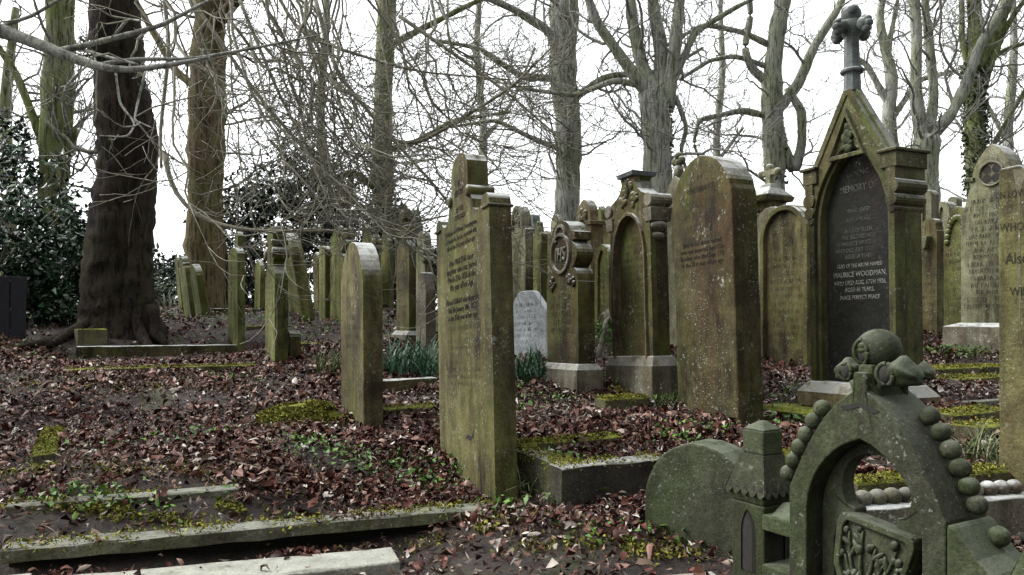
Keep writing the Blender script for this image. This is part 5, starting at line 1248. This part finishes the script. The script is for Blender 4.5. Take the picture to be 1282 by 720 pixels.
t4 = tree('slender upright trunk with ivy at its foot, centre left', 21, [[(480, 380, 26), (480, 280, 24), (478, 200, 26), (480, 110, 24), (484, 20, 24), (486, -100, 20)], ([(480, 190, 8), (520, 178, 7), (570, 150, 6), (640, 140, 4)], -1), ([(478, 240, 10), (440, 215, 9), (400, 232, 8), (370, 255, 6)], -1), ([(482, 60, 9), (560, 20, 7), (640, -20, 5)], 0)], 'bark_green', side=16, blen=3.0)
def ivy(e, Y, pl, n, size=.12):
    off = e.location; C = []
    for _ in range(n):
        t = random.random(); k = t * (len(pl) - 1); i = min(len(pl) - 2, int(k)); f = k - i
        u = pl[i][0] * (1 - f) + pl[i + 1][0] * f; v = pl[i][1] * (1 - f) + pl[i + 1][1] * f; w = (pl[i][2] * (1 - f) + pl[i + 1][2] * f) / 2 / F * Y
        a = random.uniform(0, 6.28); c = P(u, v, Y); rr = w * random.uniform(.85, 1.35); C.append((c.x + rr * math.cos(a) - off.x, c.y + rr * math.sin(a) - off.y, c.z - off.z))
    return leaves('ivy', C, size, 'ivy', e, nrm=np.array([0, -.6, .5]), tilt=.7, aspect=.8)
ivy(t4, 21, [(480, 330, 34), (480, 270, 30), (479, 200, 24)], 900, .11)
tree('leaning grey trunk rising behind the circular monogram headstone', 19, [[(706, 400, 36), (708, 275, 31), (712, 220, 30), (711, 150, 30), (704, 90, 36), (706, 20, 36), (710, -90, 30)], ([(706, 100, 16), (690, 40, 12), (640, 10, 9), (570, -20, 6)], -1), ([(708, 130, 11), (760, 95, 9), (830, 90, 6), (880, 60, 4)], 0), ([(706, 100, 10), (650, 95, 8), (600, 60, 6), (540, 50, 4)], -1.5), ([(710, 190, 8), (670, 175, 7), (620, 150, 5), (560, 160, 3)], -1)], 'bark_grey', side=14, blen=2.8)
t6 = tree('many limbed grey tree forking above the ornate arched headstone', 18, [[(822, 400, 42), (824, 215, 36), (822, 150, 36), (816, 115, 34)], ([(824, 130, 22), (804, 85, 17), (790, 20, 14), (788, -80, 10)], .5), ([(818, 125, 20), (780, 75, 14), (745, 25, 12), (725, -40, 9)], -.5), ([(826, 130, 20), (828, 60, 18), (818, 10, 15), (812, -80, 11)], .8), ([(834, 140, 18), (845, 60, 16), (850, 5, 14), (860, -80, 10)], 0), ([(836, 118, 10), (870, 40, 8), (920, 10, 6), (960, -10, 4)], 0), ([(806, 108, 9), (770, 100, 8), (720, 120, 6), (650, 110, 4)], -1), ([(846, 120, 7), (860, 160, 6), (852, 190, 5), (860, 215, 4)], 0)], 'bark_grey', side=12, blen=2.6)
ivy(t6, 18, [(828, 215, 20), (832, 160, 18), (832, 120, 16)], 350, .1)
t7 = tree('grey tree with a mossy fork between the broad round headed stone and the tall memorial', 20, [[(968, 400, 34), (970, 230, 28), (970, 180, 28), (966, 130, 26), (968, 80, 22), (974, 30, 22), (990, -40, 18), (1010, -110, 14)], ([(975, 175, 16), (995, 215, 14), (1004, 180, 12), (1004, 140, 11), (986, 110, 9)], -.5), ([(972, 140, 16), (1000, 105, 13), (1018, 60, 12), (1050, 10, 9), (1070, -40, 7)], .5), ([(968, 110, 11), (940, 85, 10), (932, 60, 9), (940, 20, 8), (934, -40, 6)], 0), ([(958, 145, 9), (930, 138, 8), (875, 150, 6), (868, 180, 4), (876, 200, 3)], 0), ([(970, 60, 8), (930, 40, 7), (880, 30, 6), (830, 60, 4)], 0), ([(966, 85, 7), (920, 70, 6), (890, 75, 5), (850, 100, 4)], 0)], 'bark_grey', side=10, blen=2.4)
ivy(t7, 20, [(972, 230, 20), (974, 180, 18), (966, 130, 14)], 500, .09)
tree('pale tree splitting into three long stems just right of the memorial finial', 19, [[(1160, 400, 30), (1162, 230, 26), (1160, 195, 28), (1160, 170, 28)], ([(1156, 180, 18), (1146, 120, 14), (1148, 50, 13), (1144, -20, 11), (1146, -110, 8)], 0), ([(1162, 168, 14), (1170, 120, 12), (1164, 60, 11), (1158, 10, 9), (1160, -90, 7)], .6), ([(1164, 172, 16), (1190, 145, 14), (1208, 110, 13), (1225, 60, 12), (1250, 20, 11), (1280, -40, 9)], -.4)], 'bark_grey', side=11, blen=2.4)
t9 = tree('ivy green trunk with a forked top, right of the memorial', 21, [[(1222, 400, 26), (1222, 240, 22), (1220, 150, 22), (1216, 80, 22), (1222, 40, 18), (1218, -20, 14), (1220, -100, 10)], ([(1222, 90, 12), (1244, 50, 11), (1262, 10, 9), (1275, -40, 7)], 0), ([(1228, 120, 10), (1240, 80, 9), (1256, 40, 8), (1275, 10, 6), (1300, -20, 4)], 0), ([(1230, 200, 7), (1250, 170, 6), (1285, 110, 5)], 0), ([(1214, 90, 8), (1204, 50, 7), (1204, 0, 6), (1200, -60, 4)], 0), ([(1226, 85, 6), (1262, 60, 5), (1300, 50, 4)], 0)], 'bark_green', side=16, blen=2.4)
ivy(t9, 21, [(1222, 250, 24), (1221, 150, 24), (1218, 80, 22)], 1500, .1)
tree('slim pale tree behind the left slope of the memorial gable', 24, [[(1120, 400, 22), (1122, 230, 18), (1112, 140, 16), (1118, 100, 14), (1108, 60, 12), (1100, 20, 10), (1120, -60, 7)], ([(1116, 150, 8), (1150, 100, 7), (1190, 90, 5)], 0), ([(1112, 130, 9), (1085, 80, 7), (1060, 65, 5)], 0), ([(1116, 110, 8), (1112, 60, 7), (1124, 0, 5)], 0)], 'bark_grey', side=12, blen=2.6)
tree('distant bare tree behind the memorial\'s right shoulder', 27, [[(1262, 400, 16), (1262, 240, 14), (1262, 160, 12), (1270, 60, 9), (1266, -60, 6)], ([(1262, 180, 6), (1230, 120, 5), (1200, 110, 3)], 0)], 'bark_grey', side=15, blen=2.8)
tree('distant bare tree between the leaning grey trunk and the tall lettered headstone', 28, [[(600, 400, 14), (602, 260, 12), (606, 160, 10), (596, 60, 8), (604, -60, 5)], ([(604, 180, 5), (640, 130, 4), (670, 60, 3)], 0)], 'bark_grey', side=16, blen=3.2)
tree('distant bare tree in the gap between the two grey forked trees', 29, [[(905, 400, 14), (903, 260, 12), (896, 180, 10), (905, 90, 8), (900, -40, 5)], ([(900, 200, 5), (930, 160, 4)], 0)], 'bark_grey', side=16, blen=2.6)
tree('thin bare tree left of the slender upright trunk', 26, [[(405, 400, 16), (408, 250, 14), (400, 130, 11), (410, 20, 9), (404, -80, 6)]], 'bark_grey', side=17, blen=3.0)
tree('thin bare tree behind the laurels at the far left', 25, [[(10, 400, 20), (12, 260, 16), (6, 130, 13), (20, 10, 9)]], 'bark_green', side=17, blen=3.0)
# near pale bough reaching in from the left, from a tree standing outside the picture
def bough_extra(tk, cr, off):
    for pl in (((-330, 60, 44), (-200, 20, 34), (-60, 22, 27), (0, 36, 22), (30, 48, 20), (70, 64, 19), (82, 72, 17), (110, 80, 15), (128, 84, 13), (140, 90, 12), (175, 88, 10), (220, 80, 8), (262, 72, 5)), ((72, 64, 11), (110, 56, 10), (150, 46, 9), (200, 33, 8), (240, 12, 6), (275, -6, 5)),
               ((120, 82, 8), (165, 74, 7), (240, 74, 6), (320, 60, 5), (400, 44, 3)), ((-20, 40, 8), (40, 20, 6), (90, -10, 5)), ((96, 60, 6), (130, 70, 5), (170, 80, 4)), ((145, 92, 4), (150, 130, 4), (170, 155, 3), (160, 172, 3), (125, 170, 2)), ((182, 90, 4), (172, 130, 4), (168, 150, 3), (190, 160, 2)), ((140, 48, 4), (160, 24, 5), (176, 26, 3))):
        p, r = limb3(pl, 4.6, -.3); q, rr = smooth(p, r, 26); q = q - off; (tk if pl[0][2] > 20 else tk).add(q, rr * .75, 8, .05)
        for j in range(2):
            i = random.randint(8, 23); ax = q[i + 1] - q[i]; ax /= np.linalg.norm(ax); grow(cr, q[i], ax * .5 + rng.standard_normal(3) * .7, random.uniform(.2, .7), .006, 1, .3, .02, .0025, (3, 2))
tree('bare tree reaching one pale near bough in across the upper left', 4.9, [[(-330, 700, 130), (-335, 400, 105), (-335, 60, 95), (-340, -300, 80)]], 'bough', 'twig_dark', side=3, blen=1.0, extra=(bough_extra,), group=None)

# ------------------------------------------------------------------ camera, light, sky
cam = bpy.data.cameras.new('camera'); co = bpy.data.objects.new('camera', cam); col.objects.link(co)
co.location = (0, 0, CZ); co.rotation_euler = (R(90), 0, 0); cam.sensor_width = 36; cam.lens = 36 * F / 1282; cam.shift_y = 40 / 1282; cam.clip_end = 2000; cam.clip_start = .05
scene.camera = co
w = bpy.data.worlds.new('World'); scene.world = w; w.use_nodes = True; nt = w.node_tree; bg = nt.nodes['Background']
sky = nt.nodes.new('ShaderNodeTexSky'); sky.sky_type = 'NISHITA'; sky.sun_disc = False; sky.sun_elevation = R(43); sky.sun_rotation = R(-80); sky.dust_density = 6; sky.air_density = 1; sky.ozone_density = 1
hs = nt.nodes.new('ShaderNodeHueSaturation'); hs.inputs['Saturation'].default_value = .22
mx = nt.nodes.new('ShaderNodeMix'); mx.data_type = 'RGBA'; mx.inputs[0].default_value = .6; mx.inputs[7].default_value = (11, 11.4, 11.6, 1)
nt.links.new(sky.outputs[0], hs.inputs['Color']); nt.links.new(hs.outputs[0], mx.inputs[6])
# overcast bright ahead and overhead; dimming added behind the camera to deepen shaded sides
tc = nt.nodes.new('ShaderNodeTexCoord'); dt = nt.nodes.new('ShaderNodeVectorMath'); dt.operation = 'DOT_PRODUCT'; dt.inputs[1].default_value = Vector((-.25, .80, .52)).normalized()
nt.links.new(tc.outputs['Generated'], dt.inputs[0])
mr = nt.nodes.new('ShaderNodeMapRange'); mr.inputs[1].default_value = -.6; mr.inputs[2].default_value = .55; mr.inputs[3].default_value = .16; mr.inputs[4].default_value = 1.25; mr.interpolation_type = 'SMOOTHSTEP'
nt.links.new(dt.outputs['Value'], mr.inputs[0])
cl = nt.nodes.new('ShaderNodeTexNoise'); cl.inputs['Scale'].default_value = 2.2; cl.inputs['Detail'].default_value = 5; nt.links.new(tc.outputs['Generated'], cl.inputs['Vector'])
cm = nt.nodes.new('ShaderNodeMapRange'); cm.inputs[1].default_value = .3; cm.inputs[2].default_value = .7; cm.inputs[3].default_value = .86; cm.inputs[4].default_value = 1.1; nt.links.new(cl.outputs[0], cm.inputs[0])
m1 = nt.nodes.new('ShaderNodeMath'); m1.operation = 'MULTIPLY'; nt.links.new(mr.outputs[0], m1.inputs[0]); nt.links.new(cm.outputs[0], m1.inputs[1])
m2 = nt.nodes.new('ShaderNodeVectorMath'); m2.operation = 'SCALE'; nt.links.new(mx.outputs[2], m2.inputs[0]); nt.links.new(m1.outputs[0], m2.inputs['Scale'])
nt.links.new(m2.outputs[0], bg.inputs['Color']); bg.inputs['Strength'].default_value = .13
sl = bpy.data.lights.new('sun', 'SUN'); sl.energy = 1.5; sl.angle = R(20); sl.color = (1, .985, .96); so = bpy.data.objects.new('sun', sl); col.objects.link(so)
d = Vector((-.72, .12, .68)); so.rotation_euler = d.to_track_quat('Z', 'Y').to_euler()
scene.view_settings.view_transform = 'Standard'; scene.view_settings.look = 'None'; scene.view_settings.exposure = .8; scene.view_settings.gamma = 1
scene.cycles.max_bounces = 5; scene.cycles.diffuse_bounces = 3; scene.cycles.glossy_bounces = 2; scene.cycles.use_denoising = True
